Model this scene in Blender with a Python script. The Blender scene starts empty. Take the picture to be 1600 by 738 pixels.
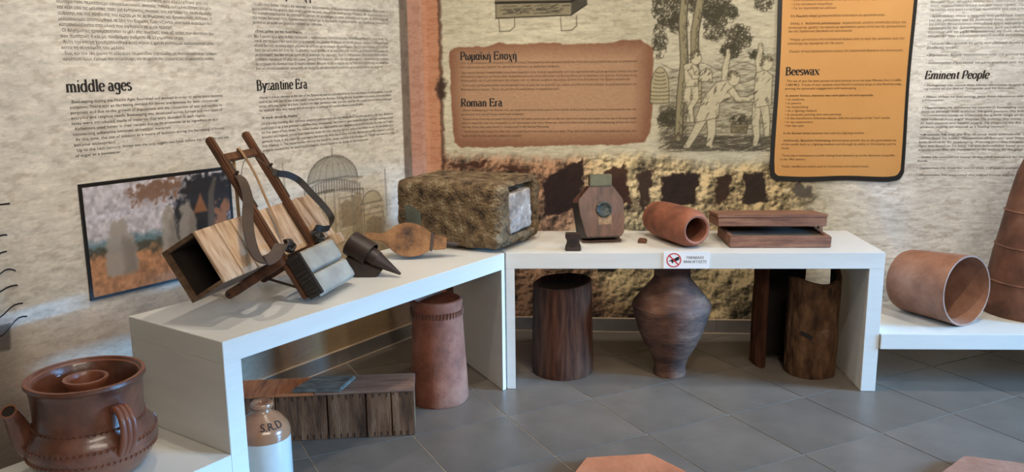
import bpy, bmesh, math, random
import numpy as np
from mathutils import Vector, Matrix, noise as mnoise
from mathutils.geometry import interpolate_bezier, tessellate_polygon
random.seed(7); rng = np.random.default_rng(11)
SC = bpy.context.scene
COL = SC.collection
# ------------------------------------------------------------------ camera
F_PX, PITCH, ROLL = 1343.0, math.radians(11.39), math.radians(-0.626)
cam = bpy.data.cameras.new('camera'); cam_o = bpy.data.objects.new('camera', cam); COL.objects.link(cam_o)
cam.sensor_width = 36.0; cam.lens = 36.0 * F_PX / 1600.0; cam.clip_start = .05
fw = Vector((0, math.cos(PITCH), -math.sin(PITCH))); up0 = Vector((0, math.sin(PITCH), math.cos(PITCH))); rt0 = Vector((1, 0, 0))
rt = rt0 * math.cos(ROLL) + up0 * math.sin(ROLL); up = -rt0 * math.sin(ROLL) + up0 * math.cos(ROLL)
cam_o.matrix_world = Matrix(((rt.x, up.x, -fw.x, 0), (rt.y, up.y, -fw.y, 0), (rt.z, up.z, -fw.z, 1.5), (0, 0, 0, 1)))
SC.camera = cam_o
# ------------------------------------------------------------------ world, lights, exposure
SC.view_settings.view_transform = 'Standard'; SC.view_settings.look = 'None'
SC.view_settings.gamma = 1.0; SC.view_settings.use_curve_mapping = False
SC.view_settings.exposure = 0.0
wd = bpy.data.worlds.new('world'); SC.world = wd; wd.use_nodes = True
wd.node_tree.nodes['Background'].inputs[0].default_value = (.75, .85, 1, 1)
wd.node_tree.nodes['Background'].inputs[1].default_value = .12
def spot(name, loc, target, power, color, angle, blend=.6, radius=.04):
    l = bpy.data.lights.new(name, 'SPOT'); l.energy = power; l.color = color
    l.spot_size = math.radians(angle); l.spot_blend = blend; l.shadow_soft_size = radius
    o = bpy.data.objects.new(name, l); COL.objects.link(o); o.location = loc
    o.rotation_euler = (Vector(target) - Vector(loc)).to_track_quat('-Z', 'Y').to_euler(); return o
def area(name, loc, target, power, color, sx, sy):
    l = bpy.data.lights.new(name, 'AREA'); l.energy = power; l.color = color; l.shape = 'RECTANGLE'; l.size = sx; l.size_y = sy
    o = bpy.data.objects.new(name, l); COL.objects.link(o); o.location = loc
    o.rotation_euler = (Vector(target) - Vector(loc)).to_track_quat('-Z', 'Y').to_euler(); return o
WARM = (1, .89, .75)
spot('ceiling_spot', (-.95, 3.0, 2.95), (-.85, 3.5, .65), 42, WARM, 105)
spot('ceiling_spot', (-.1, 2.6, 2.95), (-.75, 3.9, 1.25), 74, WARM, 85)
spot('ceiling_spot', (.35, 3.45, 2.95), (.75, 4.6, .9), 52, WARM, 112)
spot('ceiling_spot', (1.0, 1.9, 2.95), (1.05, 4.3, .8), 105, WARM, 66)
spot('ceiling_spot', (2.35, 3.5, 2.95), (2.35, 4.5, 1.0), 92, (1, .93, .82), 115)
spot('ceiling_spot', (-.8, 1.5, 2.95), (-1.5, 3.2, 2.0), 58, WARM, 56)
spot('ceiling_spot', (.5, 2.3, 2.95), (-.2, 3.5, .1), 30, WARM, 75)
area('window_daylight', (11, 1.2, 2.6), (-.5, 3.0, .4), 4700, (.19, .53, 1), 3.0, 1.6)
area('ambient_fill_light', (1.3, -.7, 2.95), (.6, 2.2, .3), 150, (1, .88, .74), 2.6, 1.2)  # unseen warm fill added behind the camera to lift the ambient level

# ------------------------------------------------------------------ helpers
def S(r, g, b):
    f = lambda c: (c / 255 / 12.92) if c / 255 <= .04045 else ((c / 255 + .055) / 1.055) ** 2.4
    return (f(r), f(g), f(b), 1.0)
def lin(a):
    a = np.clip(a, 0, 255) / 255.0
    return np.where(a <= .04045, a / 12.92, ((a + .055) / 1.055) ** 2.4)
def mat(name, cols, scale=6, stretch=(1, 1, 1), rough=.6, bump=.15, bscale=60, metal=0, detail=6, contrast=(.3, .7), spec=.5, rnd=0, coat=0, bstretch=None, dist=.01):
    m = bpy.data.materials.new(name); m.use_nodes = True; nt = m.node_tree; N = nt.nodes; L = nt.links
    b = N['Principled BSDF']; b.inputs['Roughness'].default_value = rough; b.inputs['Metallic'].default_value = metal
    b.inputs['Specular IOR Level'].default_value = spec; b.inputs['Coat Weight'].default_value = coat
    tc = N.new('ShaderNodeTexCoord'); mp = N.new('ShaderNodeMapping'); mp.inputs['Scale'].default_value = stretch
    L.new(tc.outputs['Object'], mp.inputs['Vector'])
    nz = N.new('ShaderNodeTexNoise'); nz.inputs['Scale'].default_value = scale; nz.inputs['Detail'].default_value = detail; nz.inputs['Roughness'].default_value = .62
    L.new(mp.outputs[0], nz.inputs['Vector'])
    cr = N.new('ShaderNodeValToRGB'); e = cr.color_ramp.elements
    n = len(cols)
    for i, c in enumerate(cols):
        p = contrast[0] + (contrast[1] - contrast[0]) * (i / max(1, n - 1))
        if i < 2: e[i].position = p; e[i].color = c
        else: x = e.new(p); x.color = c
    L.new(nz.outputs[0], cr.inputs[0]); out = cr.outputs[0]
    if rnd:
        oi = N.new('ShaderNodeObjectInfo'); mr = N.new('ShaderNodeMapRange'); mr.inputs[3].default_value = 1 - rnd; mr.inputs[4].default_value = 1 + rnd
        L.new(oi.outputs['Random'], mr.inputs[0]); mx = N.new('ShaderNodeVectorMath'); mx.operation = 'SCALE'
        L.new(out, mx.inputs[0]); L.new(mr.outputs[0], mx.inputs['Scale']); out = mx.outputs[0]
    L.new(out, b.inputs['Base Color'])
    if bump:
        n2 = N.new('ShaderNodeTexNoise'); n2.inputs['Scale'].default_value = bscale; n2.inputs['Detail'].default_value = 5
        mp2 = N.new('ShaderNodeMapping'); mp2.inputs['Scale'].default_value = bstretch or stretch
        L.new(tc.outputs['Object'], mp2.inputs['Vector']); L.new(mp2.outputs[0], n2.inputs['Vector'])
        bp = N.new('ShaderNodeBump'); bp.inputs['Strength'].default_value = bump; bp.inputs['Distance'].default_value = dist
        L.new(n2.outputs[0], bp.inputs['Height']); L.new(bp.outputs[0], b.inputs['Normal'])
    return m
def paint_mat(name, rough=.75, fiber=.0, fs=(14, 14, 60), bump=.0):
    m = bpy.data.materials.new(name); m.use_nodes = True; nt = m.node_tree; N = nt.nodes; L = nt.links
    b = N['Principled BSDF']; b.inputs['Roughness'].default_value = rough; b.inputs['Specular IOR Level'].default_value = .25
    at = N.new('ShaderNodeVertexColor'); at.layer_name = 'Col'; out = at.outputs[0]
    if fiber:
        tc = N.new('ShaderNodeTexCoord'); mp = N.new('ShaderNodeMapping'); mp.inputs['Scale'].default_value = fs
        L.new(tc.outputs['Object'], mp.inputs['Vector'])
        nz = N.new('ShaderNodeTexNoise'); nz.inputs['Scale'].default_value = 3; nz.inputs['Detail'].default_value = 8; nz.inputs['Roughness'].default_value = .7
        L.new(mp.outputs[0], nz.inputs['Vector'])
        mr = N.new('ShaderNodeMapRange'); mr.inputs[1].default_value = .3; mr.inputs[2].default_value = .7; mr.inputs[3].default_value = 1 - fiber; mr.inputs[4].default_value = 1 + fiber * .6
        L.new(nz.outputs[0], mr.inputs[0]); mx = N.new('ShaderNodeVectorMath'); mx.operation = 'SCALE'
        L.new(out, mx.inputs[0]); L.new(mr.outputs[0], mx.inputs['Scale']); out = mx.outputs[0]
    L.new(out, b.inputs['Base Color']); return m
def link(o, parent=None):
    COL.objects.link(o)
    if parent is not None: o.parent = parent
    return o
def thing(name, label, cat, loc=(0, 0, 0), rz=0, group=None):
    o = bpy.data.objects.new(name, None); o.empty_display_size = .1; COL.objects.link(o); o.location = loc; o.rotation_euler = (0, 0, rz)
    o['label'] = label; o['category'] = cat
    if group: o['group'] = group
    return o
def tag(o, label, cat, group=None):
    o['label'] = label; o['category'] = cat
    if group: o['group'] = group
    return o
class MB:
    def __init__(s): s.v = []; s.f = []
    def add(s, vs, fs):
        k = len(s.v); s.v += [tuple(v) for v in vs]; s.f += [tuple(i + k for i in f) for f in fs]; return s
    def box(s, a, b, jit=0):
        (x0, y0, z0), (x1, y1, z1) = a, b
        vs = [(x0, y0, z0), (x1, y0, z0), (x1, y1, z0), (x0, y1, z0), (x0, y0, z1), (x1, y0, z1), (x1, y1, z1), (x0, y1, z1)]
        if jit: vs = [tuple(c + random.uniform(-jit, jit) for c in v) for v in vs]
        return s.add(vs, [(0, 3, 2, 1), (4, 5, 6, 7), (0, 1, 5, 4), (1, 2, 6, 5), (2, 3, 7, 6), (3, 0, 4, 7)])
    def prism(s, poly, z0, z1, ax='z'):
        n = len(poly)
        P = {'z': lambda a, b, c: (a, b, c), 'y': lambda a, b, c: (a, c, b), 'x': lambda a, b, c: (c, a, b)}[ax]
        vs = [P(a, b, z0) for a, b in poly] + [P(a, b, z1) for a, b in poly]
        fs = [tuple(range(n - 1, -1, -1)), tuple(range(n, 2 * n))] + [(i, (i + 1) % n, n + (i + 1) % n, n + i) for i in range(n)]
        return s.add(vs, fs)
    def lathe(s, prof, n=40, c=(0, 0, 0), wob=0, seed=0, M=None, a0=0, a1=2 * math.pi):
        full = abs(a1 - a0 - 2 * math.pi) < 1e-6; m = n if full else n + 1; vs = []
        for (r, z) in prof:
            for i in range(m):
                a = a0 + (a1 - a0) * i / n
                k = 1 + (wob * mnoise.noise((math.cos(a) * 1.3 + seed, math.sin(a) * 1.3, z * 6)) if wob else 0)
                p = Vector((r * k * math.cos(a), r * k * math.sin(a), z))
                if M is not None: p = M @ p
                vs.append((p.x + c[0], p.y + c[1], p.z + c[2]))
        fs = []
        for j in range(len(prof) - 1):
            for i in range(n):
                i2 = (i + 1) % m
                fs.append((j * m + i, j * m + i2, (j + 1) * m + i2, (j + 1) * m + i))
        return s.add(vs, fs)
    def tube(s, pts, rad, n=10, cap=True, flat=1.0):
        pts = [Vector(p) for p in pts]; R = rad if isinstance(rad, (list, tuple)) else [rad] * len(pts); vs = []
        t0 = (pts[1] - pts[0]).normalized(); ref = Vector((0, 0, 1)) if abs(t0.z) < .9 else Vector((1, 0, 0)); side = t0.cross(ref).normalized()
        for i, p in enumerate(pts):
            t = (pts[min(i + 1, len(pts) - 1)] - pts[max(i - 1, 0)]).normalized()
            side = (side - t * side.dot(t)).normalized(); u = t.cross(side)
            for k in range(n):
                a = 2 * math.pi * k / n; vs.append(p + side * R[i] * math.cos(a) + u * R[i] * flat * math.sin(a))
        fs = [(i * n + k, i * n + (k + 1) % n, (i + 1) * n + (k + 1) % n, (i + 1) * n + k) for i in range(len(pts) - 1) for k in range(n)]
        if cap: fs += [tuple(range(n - 1, -1, -1)), tuple((len(pts) - 1) * n + k for k in range(n))]
        return s.add(vs, fs)
    def ribbon(s, pts, wdir, w, th=.003):
        pts = [Vector(p) for p in pts]; vs = []; n = len(pts)
        W = wdir if isinstance(wdir, list) else [wdir] * n
        for i, p in enumerate(pts):
            t = (pts[min(i + 1, n - 1)] - pts[max(i - 1, 0)]).normalized(); d = Vector(W[i]); d = (d - t * d.dot(t)).normalized(); u = t.cross(d)
            for a, b in ((-1, -1), (1, -1), (1, 1), (-1, 1)): vs.append(p + d * w / 2 * a + u * th / 2 * b)
        fs = [(i * 4 + k, i * 4 + (k + 1) % 4, (i + 1) * 4 + (k + 1) % 4, (i + 1) * 4 + k) for i in range(n - 1) for k in range(4)] + [(3, 2, 1, 0), tuple((n - 1) * 4 + k for k in range(4))]
        return s.add(vs, fs)
    def build(s, name, m, parent=None, smooth=None, bevel=0, M=None, seg=2):
        me = bpy.data.meshes.new(name); me.from_pydata(s.v, [], s.f)
        if M is not None: me.transform(M)
        bm = bmesh.new(); bm.from_mesh(me); bmesh.ops.recalc_face_normals(bm, faces=bm.faces)
        if bevel: bmesh.ops.bevel(bm, geom=list(bm.edges), offset=bevel, segments=seg, affect='EDGES', clamp_overlap=True)
        bm.to_mesh(me); bm.free()
        if smooth is not None:
            me.polygons.foreach_set('use_smooth', [True] * len(me.polygons)); me.set_sharp_from_angle(angle=math.radians(smooth))
        me.materials.append(m); o = bpy.data.objects.new(name, me); return link(o, parent)
def smooth_path(pts, n=6):
    P = [Vector(p) for p in pts]; out = []
    for i in range(len(P) - 1):
        p0 = P[max(i - 1, 0)]; p1 = P[i]; p2 = P[i + 1]; p3 = P[min(i + 2, len(P) - 1)]
        for k in range(n):
            t = k / n
            out.append(.5 * ((2 * p1) + (p2 - p0) * t + (2 * p0 - 5 * p1 + 4 * p2 - p3) * t * t + (3 * p1 - p0 - 3 * p2 + p3) * t ** 3))
    return out + [P[-1]]
def grid_paint(name, img, place, m, parent):
    """img: rows bottom to top x columns x 3 (sRGB 0..255); place(ix, iy) -> position arrays"""
    h, w, _ = img.shape
    X, Y = np.meshgrid(np.arange(w), np.arange(h)); P = place(X.ravel().astype(float), Y.ravel().astype(float))
    me = bpy.data.meshes.new(name); nq = (w - 1) * (h - 1)
    idx = (np.arange(h - 1)[:, None] * w + np.arange(w - 1)[None, :]).ravel()
    q = np.stack([idx, idx + 1, idx + w + 1, idx + w], 1).ravel()
    me.vertices.add(w * h); me.vertices.foreach_set('co', P.astype(np.float32).ravel())
    me.loops.add(nq * 4); me.loops.foreach_set('vertex_index', q.astype(np.int32))
    me.polygons.add(nq); me.polygons.foreach_set('loop_start', (np.arange(nq) * 4).astype(np.int32))
    me.update(calc_edges=True)
    ca = me.color_attributes.new('Col', 'FLOAT_COLOR', 'POINT')
    c4 = np.ones((w * h, 4), np.float32); c4[:, :3] = lin(img.reshape(-1, 3)); ca.data.foreach_set('color', c4.ravel())
    me.materials.append(m); return link(bpy.data.objects.new(name, me), parent)

# ------------------------------------------------------------------ room geometry constants
K = Vector((-.472, 4.764, 0)); BD = Vector((.9964, -.0851, 0)); BN = Vector((-.0851, -.9964, 0))      # back wall: along, into the room
LD = Vector((.5745, .8185, 0)); LN = Vector((.8185, -.5745, 0))                                       # left wall: towards corner, into the room
D1 = Vector((.57575, .81762, 0)); N1 = Vector((-.81762, .57575, 0)); B1 = Vector((-.909, 2.567, 0))     # long bench: along, towards wall
J0 = Vector((-.033, 3.811, 0)); D2 = Vector((.99888, -.04731, 0)); N2 = Vector((.04731, .99888, 0)); C2 = Vector((1.658, 3.731, 0))
ROOM = [K, K + BD * 4.7, Vector((4.211, -2.5, 0)), Vector((-4.206, -2.5, 0)), K - LD * 6.5]
def wallpt(side, s, z, off=0.0):
    return (K + BD * s + BN * off if side == 'b' else K - LD * s + LN * off) + Vector((0, 0, z))

# ------------------------------------------------------------------ materials
M_white = mat('white_laminate', [S(208, 206, 199), S(216, 214, 207)], 3, (1, 1, 8), .38, .03, 90)
M_plaster = mat('plaster', [S(176, 168, 156), S(186, 178, 166)], 4, rough=.85, bump=.05)
M_ceil = mat('ceiling_paint', [S(182, 178, 170), S(190, 186, 178)], 3, rough=.9, bump=.02)
M_parch = mat('parchment_paper', [S(150, 140, 120), S(190, 181, 160), S(200, 192, 172)], 5, (1, 1, 5), .8, .05)
M_tile = mat('floor_tile', [S(84, 77, 70), S(103, 95, 87), S(114, 105, 96)], 3.2, (1, 1, 1), .36, .04, 40, detail=8, contrast=(.25, .75), rnd=.06)
M_grout = mat('grout', [S(160, 154, 142), S(176, 170, 158)], 20, rough=.9, bump=0)
M_seal_lit_edge = mat('sealant_and_lit_edge', [S(182, 160, 138), S(196, 176, 154)], 8, rough=.7, bump=0)
M_skirt = mat('skirting_tile', [S(98, 94, 90), S(120, 114, 108)], 6, rough=.4, bump=.03, rnd=.05)
M_soft = mat('print_ink_soft', [S(58, 53, 48), S(68, 62, 56)], 30, rough=.8, bump=0)
M_ink = mat('print_ink', [S(32, 29, 28), S(40, 36, 34)], 30, rough=.8, bump=0)
M_inkb = mat('print_ink_brown', [S(70, 45, 28), S(84, 56, 36)], 30, rough=.8, bump=0)
M_black = mat('black_print', [S(14, 13, 14), S(22, 20, 20)], 10, rough=.5, bump=0)
M_amber = mat('amber_panel', [S(202, 148, 84), S(212, 160, 96)], 1.5, rough=.6, bump=0)
M_terra = mat('terracotta', [S(94, 54, 39), S(138, 82, 60), S(160, 106, 82)], 7, rough=.75, bump=.25, bscale=45, detail=8)
M_terra_o = mat('orange_terracotta', [S(146, 84, 52), S(178, 108, 70), S(192, 124, 86)], 5, rough=.8, bump=.15, bscale=60, detail=8)
M_terra_d = mat('terracotta_dark', [S(66, 42, 32), S(104, 68, 52), S(128, 90, 72)], 6, rough=.7, bump=.25, bscale=45, detail=8)
M_terra_l = mat('terracotta_pale', [S(116, 78, 60), S(148, 104, 82), S(168, 126, 104)], 6, rough=.8, bump=.2, bscale=50, detail=8)
M_brown_clay = mat('brown_glazed_clay', [S(58, 40, 32), S(106, 66, 50), S(140, 88, 64)], 5, rough=.32, bump=.2, bscale=30, coat=.25)
M_red_clay = mat('red_clay', [S(108, 62, 45), S(146, 88, 65)], 6, rough=.42, bump=.1, bscale=40, coat=.15)
M_wood = mat('weathered_pale_wood', [S(112, 82, 60), S(178, 146, 116), S(204, 178, 150)], 5, (6, 1.4, 6), .75, .3, 40, rnd=.14, detail=9, contrast=(.25, .62))
M_box_side = mat('dark_box_wood', [S(64, 46, 34), S(104, 80, 60), S(130, 104, 80)], 5, (1, 6, 6), .75, .25, 40)
M_wood_o = mat('orange_wood', [S(120, 66, 36), S(168, 100, 58), S(186, 120, 74)], 6, (8, 1, 8), .6, .2, 40)
M_rail = mat('dark_rail_wood', [S(54, 34, 24), S(92, 58, 38), S(114, 76, 52)], 6, (6, 1, 6), .5, .15, 40)
M_red_wood = mat('reddish_wood', [S(82, 52, 38), S(128, 86, 64), S(150, 110, 84)], 6, (1, 8, 8), .65, .3, 40)
M_mahog = mat('mahogany', [S(54, 36, 30), S(86, 58, 47), S(108, 76, 62)], 5, (6, 6, 1), .42, .08, 40)
M_dark = mat('dark_iron_wood', [S(34, 24, 20), S(58, 42, 34)], 8, rough=.5, bump=.1)
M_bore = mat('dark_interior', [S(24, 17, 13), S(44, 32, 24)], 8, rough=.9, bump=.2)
M_plank = mat('old_plank', [S(48, 32, 23), S(106, 74, 52), S(138, 106, 80)], 4, (5, 5, .8), .8, .35, 40, rnd=.15, spec=.15)
M_plank_top = mat('old_plank_lid', [S(84, 56, 42), S(120, 88, 70), S(138, 110, 92)], 5, (1.2, 9, 9), .75, .25, 40)
M_slab = mat('grey_board', [S(62, 60, 56), S(98, 95, 88), S(126, 122, 112)], 8, (2, 7, 7), .75, .3, 40, spec=.15)
M_log = mat('log_wood', [S(42, 24, 17), S(76, 46, 32), S(94, 60, 42)], 6, (8, 8, .8), .9, .3, 30, spec=.15)
M_bark = mat('bark', [S(34, 23, 16), S(80, 56, 39), S(106, 78, 54)], 9, (2, 2, .9), .9, 1.0, 16, dist=.02, spec=.15)
M_canvas = mat('canvas_pad', [S(142, 140, 132), S(172, 170, 160)], 12, rough=.85, bump=.2, bscale=160)
M_leather = mat('leather_strap', [S(58, 46, 40), S(84, 68, 58)], 10, rough=.6, bump=.15)
M_leather_b = mat('black_leather', [S(28, 24, 22), S(46, 40, 36)], 10, rough=.5, bump=.15)
M_tan = mat('tan_strap', [S(140, 108, 78), S(170, 138, 104)], 10, rough=.7, bump=.1)
M_wire = mat('wire', [S(110, 108, 104), S(140, 138, 134)], 10, rough=.4, bump=0, metal=.8)
M_stone = mat('porous_stone', [S(44, 34, 24), S(104, 84, 60), S(134, 112, 82), S(160, 146, 120)], 18, rough=.95, bump=1.0, bscale=90, detail=12, contrast=(.32, .68), dist=.03)
M_marble = mat('white_stone_slab', [S(104, 94, 86), S(158, 148, 140), S(190, 186, 182)], 14, rough=.85, bump=.5, bscale=50, detail=8)
M_bellow = mat('bellows_board', [S(58, 40, 26), S(128, 86, 50), S(156, 110, 66)], 11, rough=.55, bump=.3, detail=9, contrast=(.32, .6))
M_tin = mat('greenish_tin', [S(84, 86, 72), S(128, 130, 112)], 8, rough=.35, bump=.05, metal=.6)
M_medal = mat('dark_medallion', [S(36, 42, 42), S(66, 72, 70)], 40, rough=.4, bump=.6, bscale=60, metal=.5)
M_paper = mat('old_label', [S(104, 84, 66), S(164, 142, 118)], 60, rough=.8, bump=.1)
M_sign = mat('sign_white', [S(228, 228, 228), S(236, 236, 236)], 5, rough=.4, bump=0)
M_red = mat('sign_red', [S(190, 40, 44), S(204, 52, 54)], 5, rough=.5, bump=0)
M_stonew = mat('stoneware_cream', [S(186, 186, 180), S(208, 208, 202)], 5, rough=.22, bump=.03, coat=.4)
M_stonew_b = mat('stoneware_brown', [S(142, 98, 70), S(170, 124, 92)], 5, rough=.22, bump=.03, coat=.4)
M_wax = mat('grey_blue_plate', [S(70, 68, 64), S(100, 98, 92)], 8, rough=.5, bump=.1)
M_pithos = mat('pithos_clay', [S(34, 24, 20), S(76, 48, 36), S(104, 70, 53), S(132, 100, 80)], 6, (1, 1, 2.4), .75, .3, 40, detail=9)
P_wall = paint_mat('printed_wallpaper', .8, .17, (16, 16, 46))
P_pic = paint_mat('printed_picture', .5)

# ------------------------------------------------------------------ room shell
def struct(o): o['kind'] = 'structure'; return o
def slab_wall(name, a, b, z1, m, th=.15, holes=None):
    d = (b - a).normalized(); out = Vector((-d.y, d.x, 0)); L_ = (b - a).length   # polygon runs clockwise: left of travel is outside
    mb = MB()
    def bx(s0, s1, z0, z2):
        p = [a + d * s0, a + d * s1, a + d * s1 + out * th, a + d * s0 + out * th]
        mb.prism([(q.x, q.y) for q in p], z0, z2)
    if not holes: bx(-.1, L_ + .1, -.1, z1)
    else:
        s0, s1, h0, h1 = holes; bx(-.1, s0, -.1, z1); bx(s1, L_ + .1, -.1, z1); bx(s0, s1, -.1, h0); bx(s0, s1, h1, z1)
    return struct(mb.build(name, m))
ZC = 3.0
wall_back = slab_wall('wall_back', ROOM[0], ROOM[1], ZC, M_parch)
wall_right = slab_wall('wall_right', ROOM[1], ROOM[2], ZC, M_plaster, holes=(.9, 3.5, .1, 1.4))
wall_front = slab_wall('wall_front', ROOM[2], ROOM[3], ZC, M_plaster)
slab_wall('wall_side', ROOM[3], ROOM[4], ZC, M_plaster)
wall_left = slab_wall('wall_left', ROOM[4], ROOM[0], ZC, M_parch)
struct(MB().prism([(p.x, p.y) for p in ROOM], ZC, ZC + .1).build('ceiling', M_ceil))
wf = MB()
for y0, y1, z0, z1 in ((3.40, 3.46, .1, 1.4), (.866, .926, .1, 1.4), (.866, 3.46, .1, .14), (.866, 3.46, 1.36, 1.4)):
    wf.box((4.22, y0, z0), (4.3, y1, z1))
struct(wf.build('window_1', M_white))
floor = struct(MB().prism([(p.x, p.y) for p in ROOM], -.1, -.003).build('floor', M_grout))
# floor tiles on the rotated grid, clipped by the walls
TA = math.radians(26.2); tu = Vector((math.cos(TA), math.sin(TA))); tv = Vector((-math.sin(TA), math.cos(TA)))
PU, PV, U0, V0, GAP = .4275, .4345, .660, 2.281, .0028
def clip(poly, a, b):
    d = b - a; out = []
    f = lambda p: d.x * (p.y - a.y) - d.y * (p.x - a.x)       # inside is to the right of travel
    for i in range(len(poly)):
        p, q = poly[i], poly[(i + 1) % len(poly)]; fp, fq = f(p), f(q)
        if fp <= 0: out.append(p)
        if (fp < 0 < fq) or (fq < 0 < fp): out.append(p + (q - p) * (fp / (fp - fq)))
    return out
full_tile = None
for i in range(-9, 14):
    for j in range(-6, 7):
        c0 = tu * (U0 + i * PU) + tv * (V0 + j * PV)
        if c0.y < 1.7 or c0.y > 5.2 or abs(c0.x) > 4.4: continue
        sq = [c0 + tu * GAP + tv * GAP, c0 + tu * (PU - GAP) + tv * GAP, c0 + tu * (PU - GAP) + tv * (PV - GAP), c0 + tu * GAP + tv * (PV - GAP)]
        poly = sq
        for k in range(5):
            poly = clip(poly, ROOM[k].to_2d(), ROOM[(k + 1) % 5].to_2d())
            if len(poly) < 3: break
        if len(poly) < 3: continue
        whole = len(poly) == 4 and all((a - b).length < 1e-5 for a, b in zip(poly, sq))
        if whole and full_tile is not None: o = bpy.data.objects.new('tile', full_tile); link(o, floor)
        else:
            o = MB().prism([(p.x - c0.x, p.y - c0.y) for p in poly], -.008, 0).build('tile', M_tile, floor)
            if whole: full_tile = o.data
        o.location = (c0.x, c0.y, 0)
# skirting tiles
def skirting(name, a, d, n, L_):
    e = bpy.data.objects.new(name, None); COL.objects.link(e); struct(e); x = 0; first = .31
    while x < L_:
        w = first if x == 0 else .433
        p = [a + d * (x + .001), a + d * (x + w - .001)]; q = [p[0], p[1], p[1] + n * .012, p[0] + n * .012]
        MB().prism([(v.x, v.y) for v in q], .001, .076).build('skirting_tile', M_skirt, e); x += w
    for z0, z1, t in ((.0762, .081, .013), (.0004, .004, .017)):  # upper strip: lit tile edge painted pale; lower strip: floor joint sealant
        q = [a, a + d * L_, a + d * L_ + n * t, a + n * t]; MB().prism([(v.x, v.y) for v in q], z0, z1).build('seal_and_lit_edge_line', M_seal_lit_edge, e)
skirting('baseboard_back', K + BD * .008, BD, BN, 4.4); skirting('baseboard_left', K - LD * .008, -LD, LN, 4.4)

# ------------------------------------------------------------------ raster helpers for the printed wallpaper
def resize(a, h, w):
    y = np.linspace(0, a.shape[0] - 1.001, h); x = np.linspace(0, a.shape[1] - 1.001, w)
    y0 = y.astype(int); x0 = x.astype(int); fy = (y - y0)[:, None]; fx = (x - x0)[None, :]
    fy = fy * fy * (3 - 2 * fy); fx = fx * fx * (3 - 2 * fx)
    A = a[y0][:, x0]; B = a[y0][:, x0 + 1]; C = a[y0 + 1][:, x0]; D = a[y0 + 1][:, x0 + 1]
    return (A * (1 - fx) + B * fx) * (1 - fy) + (C * (1 - fx) + D * fx) * fy
def fbm(h, w, cy, cx, octs=5, gain=.55):
    t = np.zeros((h, w)); amp = 1; tot = 0
    for o in range(octs):
        gy, gx = int(cy * 2 ** o) + 2, int(cx * 2 ** o) + 2
        if gy > h * 1.5 and gx > w * 1.5: break
        t += amp * resize(rng.random((gy, gx)), h, w); tot += amp; amp *= gain
    return t / tot
def sstep(x, a, b):
    t = np.clip((x - a) / (b - a), 0, 1); return t * t * (3 - 2 * t)
class Canvas:
    def __init__(s, x0, x1, z0, z1, res):
        s.x0, s.z0, s.res = x0, z0, res; s.w = int((x1 - x0) / res) + 1; s.h = int((z1 - z0) / res) + 1
        s.X, s.Z = np.meshgrid(x0 + np.arange(s.w) * res, z0 + np.arange(s.h) * res); s.im = np.zeros((s.h, s.w, 3))
    def mix(s, mask, col):
        s.im += (np.array(col, float) - s.im) * np.clip(mask, 0, 1)[..., None]
    def win(s, x0, x1, z0, z1):
        a = max(0, int((x0 - s.x0) / s.res)); b = min(s.w, int((x1 - s.x0) / s.res) + 2); c = max(0, int((z0 - s.z0) / s.res)); d = min(s.h, int((z1 - s.z0) / s.res) + 2)
        return (slice(c, max(c, d)), slice(a, max(a, b)))
    def lmix(s, sl, mask, col):
        s.im[sl] += (np.array(col, float) - s.im[sl]) * np.clip(mask, 0, 1)[..., None]
    def line(s, pts, w, col, a=1.0):
        for p, q in zip(pts[:-1], pts[1:]):
            m = w + s.res * 2; sl = s.win(min(p[0], q[0]) - m, max(p[0], q[0]) + m, min(p[1], q[1]) - m, max(p[1], q[1]) + m)
            X, Z = s.X[sl], s.Z[sl]
            if X.size == 0: continue
            dx, dz = q[0] - p[0], q[1] - p[1]; L2 = dx * dx + dz * dz + 1e-12
            t = np.clip(((X - p[0]) * dx + (Z - p[1]) * dz) / L2, 0, 1)
            d = np.hypot(X - p[0] - t * dx, Z - p[1] - t * dz)
            s.lmix(sl, a * np.clip((w / 2 - d) / s.res + .5, 0, 1), col)
    def poly(s, pts, col, a=1.0, soft=0, jit=None):
        xs = [p[0] for p in pts]; zs = [p[1] for p in pts]; m = .03 + soft; sl = s.win(min(xs) - m, max(xs) + m, min(zs) - m, max(zs) + m)
        X, Z = s.X[sl].copy(), s.Z[sl].copy()
        if X.size == 0: return
        if jit is not None: X += (jit[0][sl] - .5) * jit[2]; Z += (jit[1][sl] - .5) * jit[2]
        ins = np.zeros(X.shape, bool); dist = np.full(X.shape, 9.0); n = len(pts)
        for i in range(n):
            (xa, za), (xb, zb) = pts[i], pts[(i + 1) % n]
            c = ((za > Z) != (zb > Z)) & (X < (xb - xa) * (Z - za) / ((zb - za) or 1e-9) + xa); ins ^= c
            dx, dz = xb - xa, zb - za; t = np.clip(((X - xa) * dx + (Z - za) * dz) / (dx * dx + dz * dz + 1e-12), 0, 1)
            dist = np.minimum(dist, np.hypot(X - xa - t * dx, Z - za - t * dz))
        sd = np.where(ins, dist, -dist); k = max(soft, s.res)
        s.lmix(sl, a * np.clip(sd / k + .5, 0, 1), col)
def ell(cx, cz, rx, rz, n=24, a0=0, a1=2 * math.pi): return [(cx + rx * math.cos(a0 + (a1 - a0) * i / n), cz + rz * math.sin(a0 + (a1 - a0) * i / n)) for i in range(n + 1)]

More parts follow.
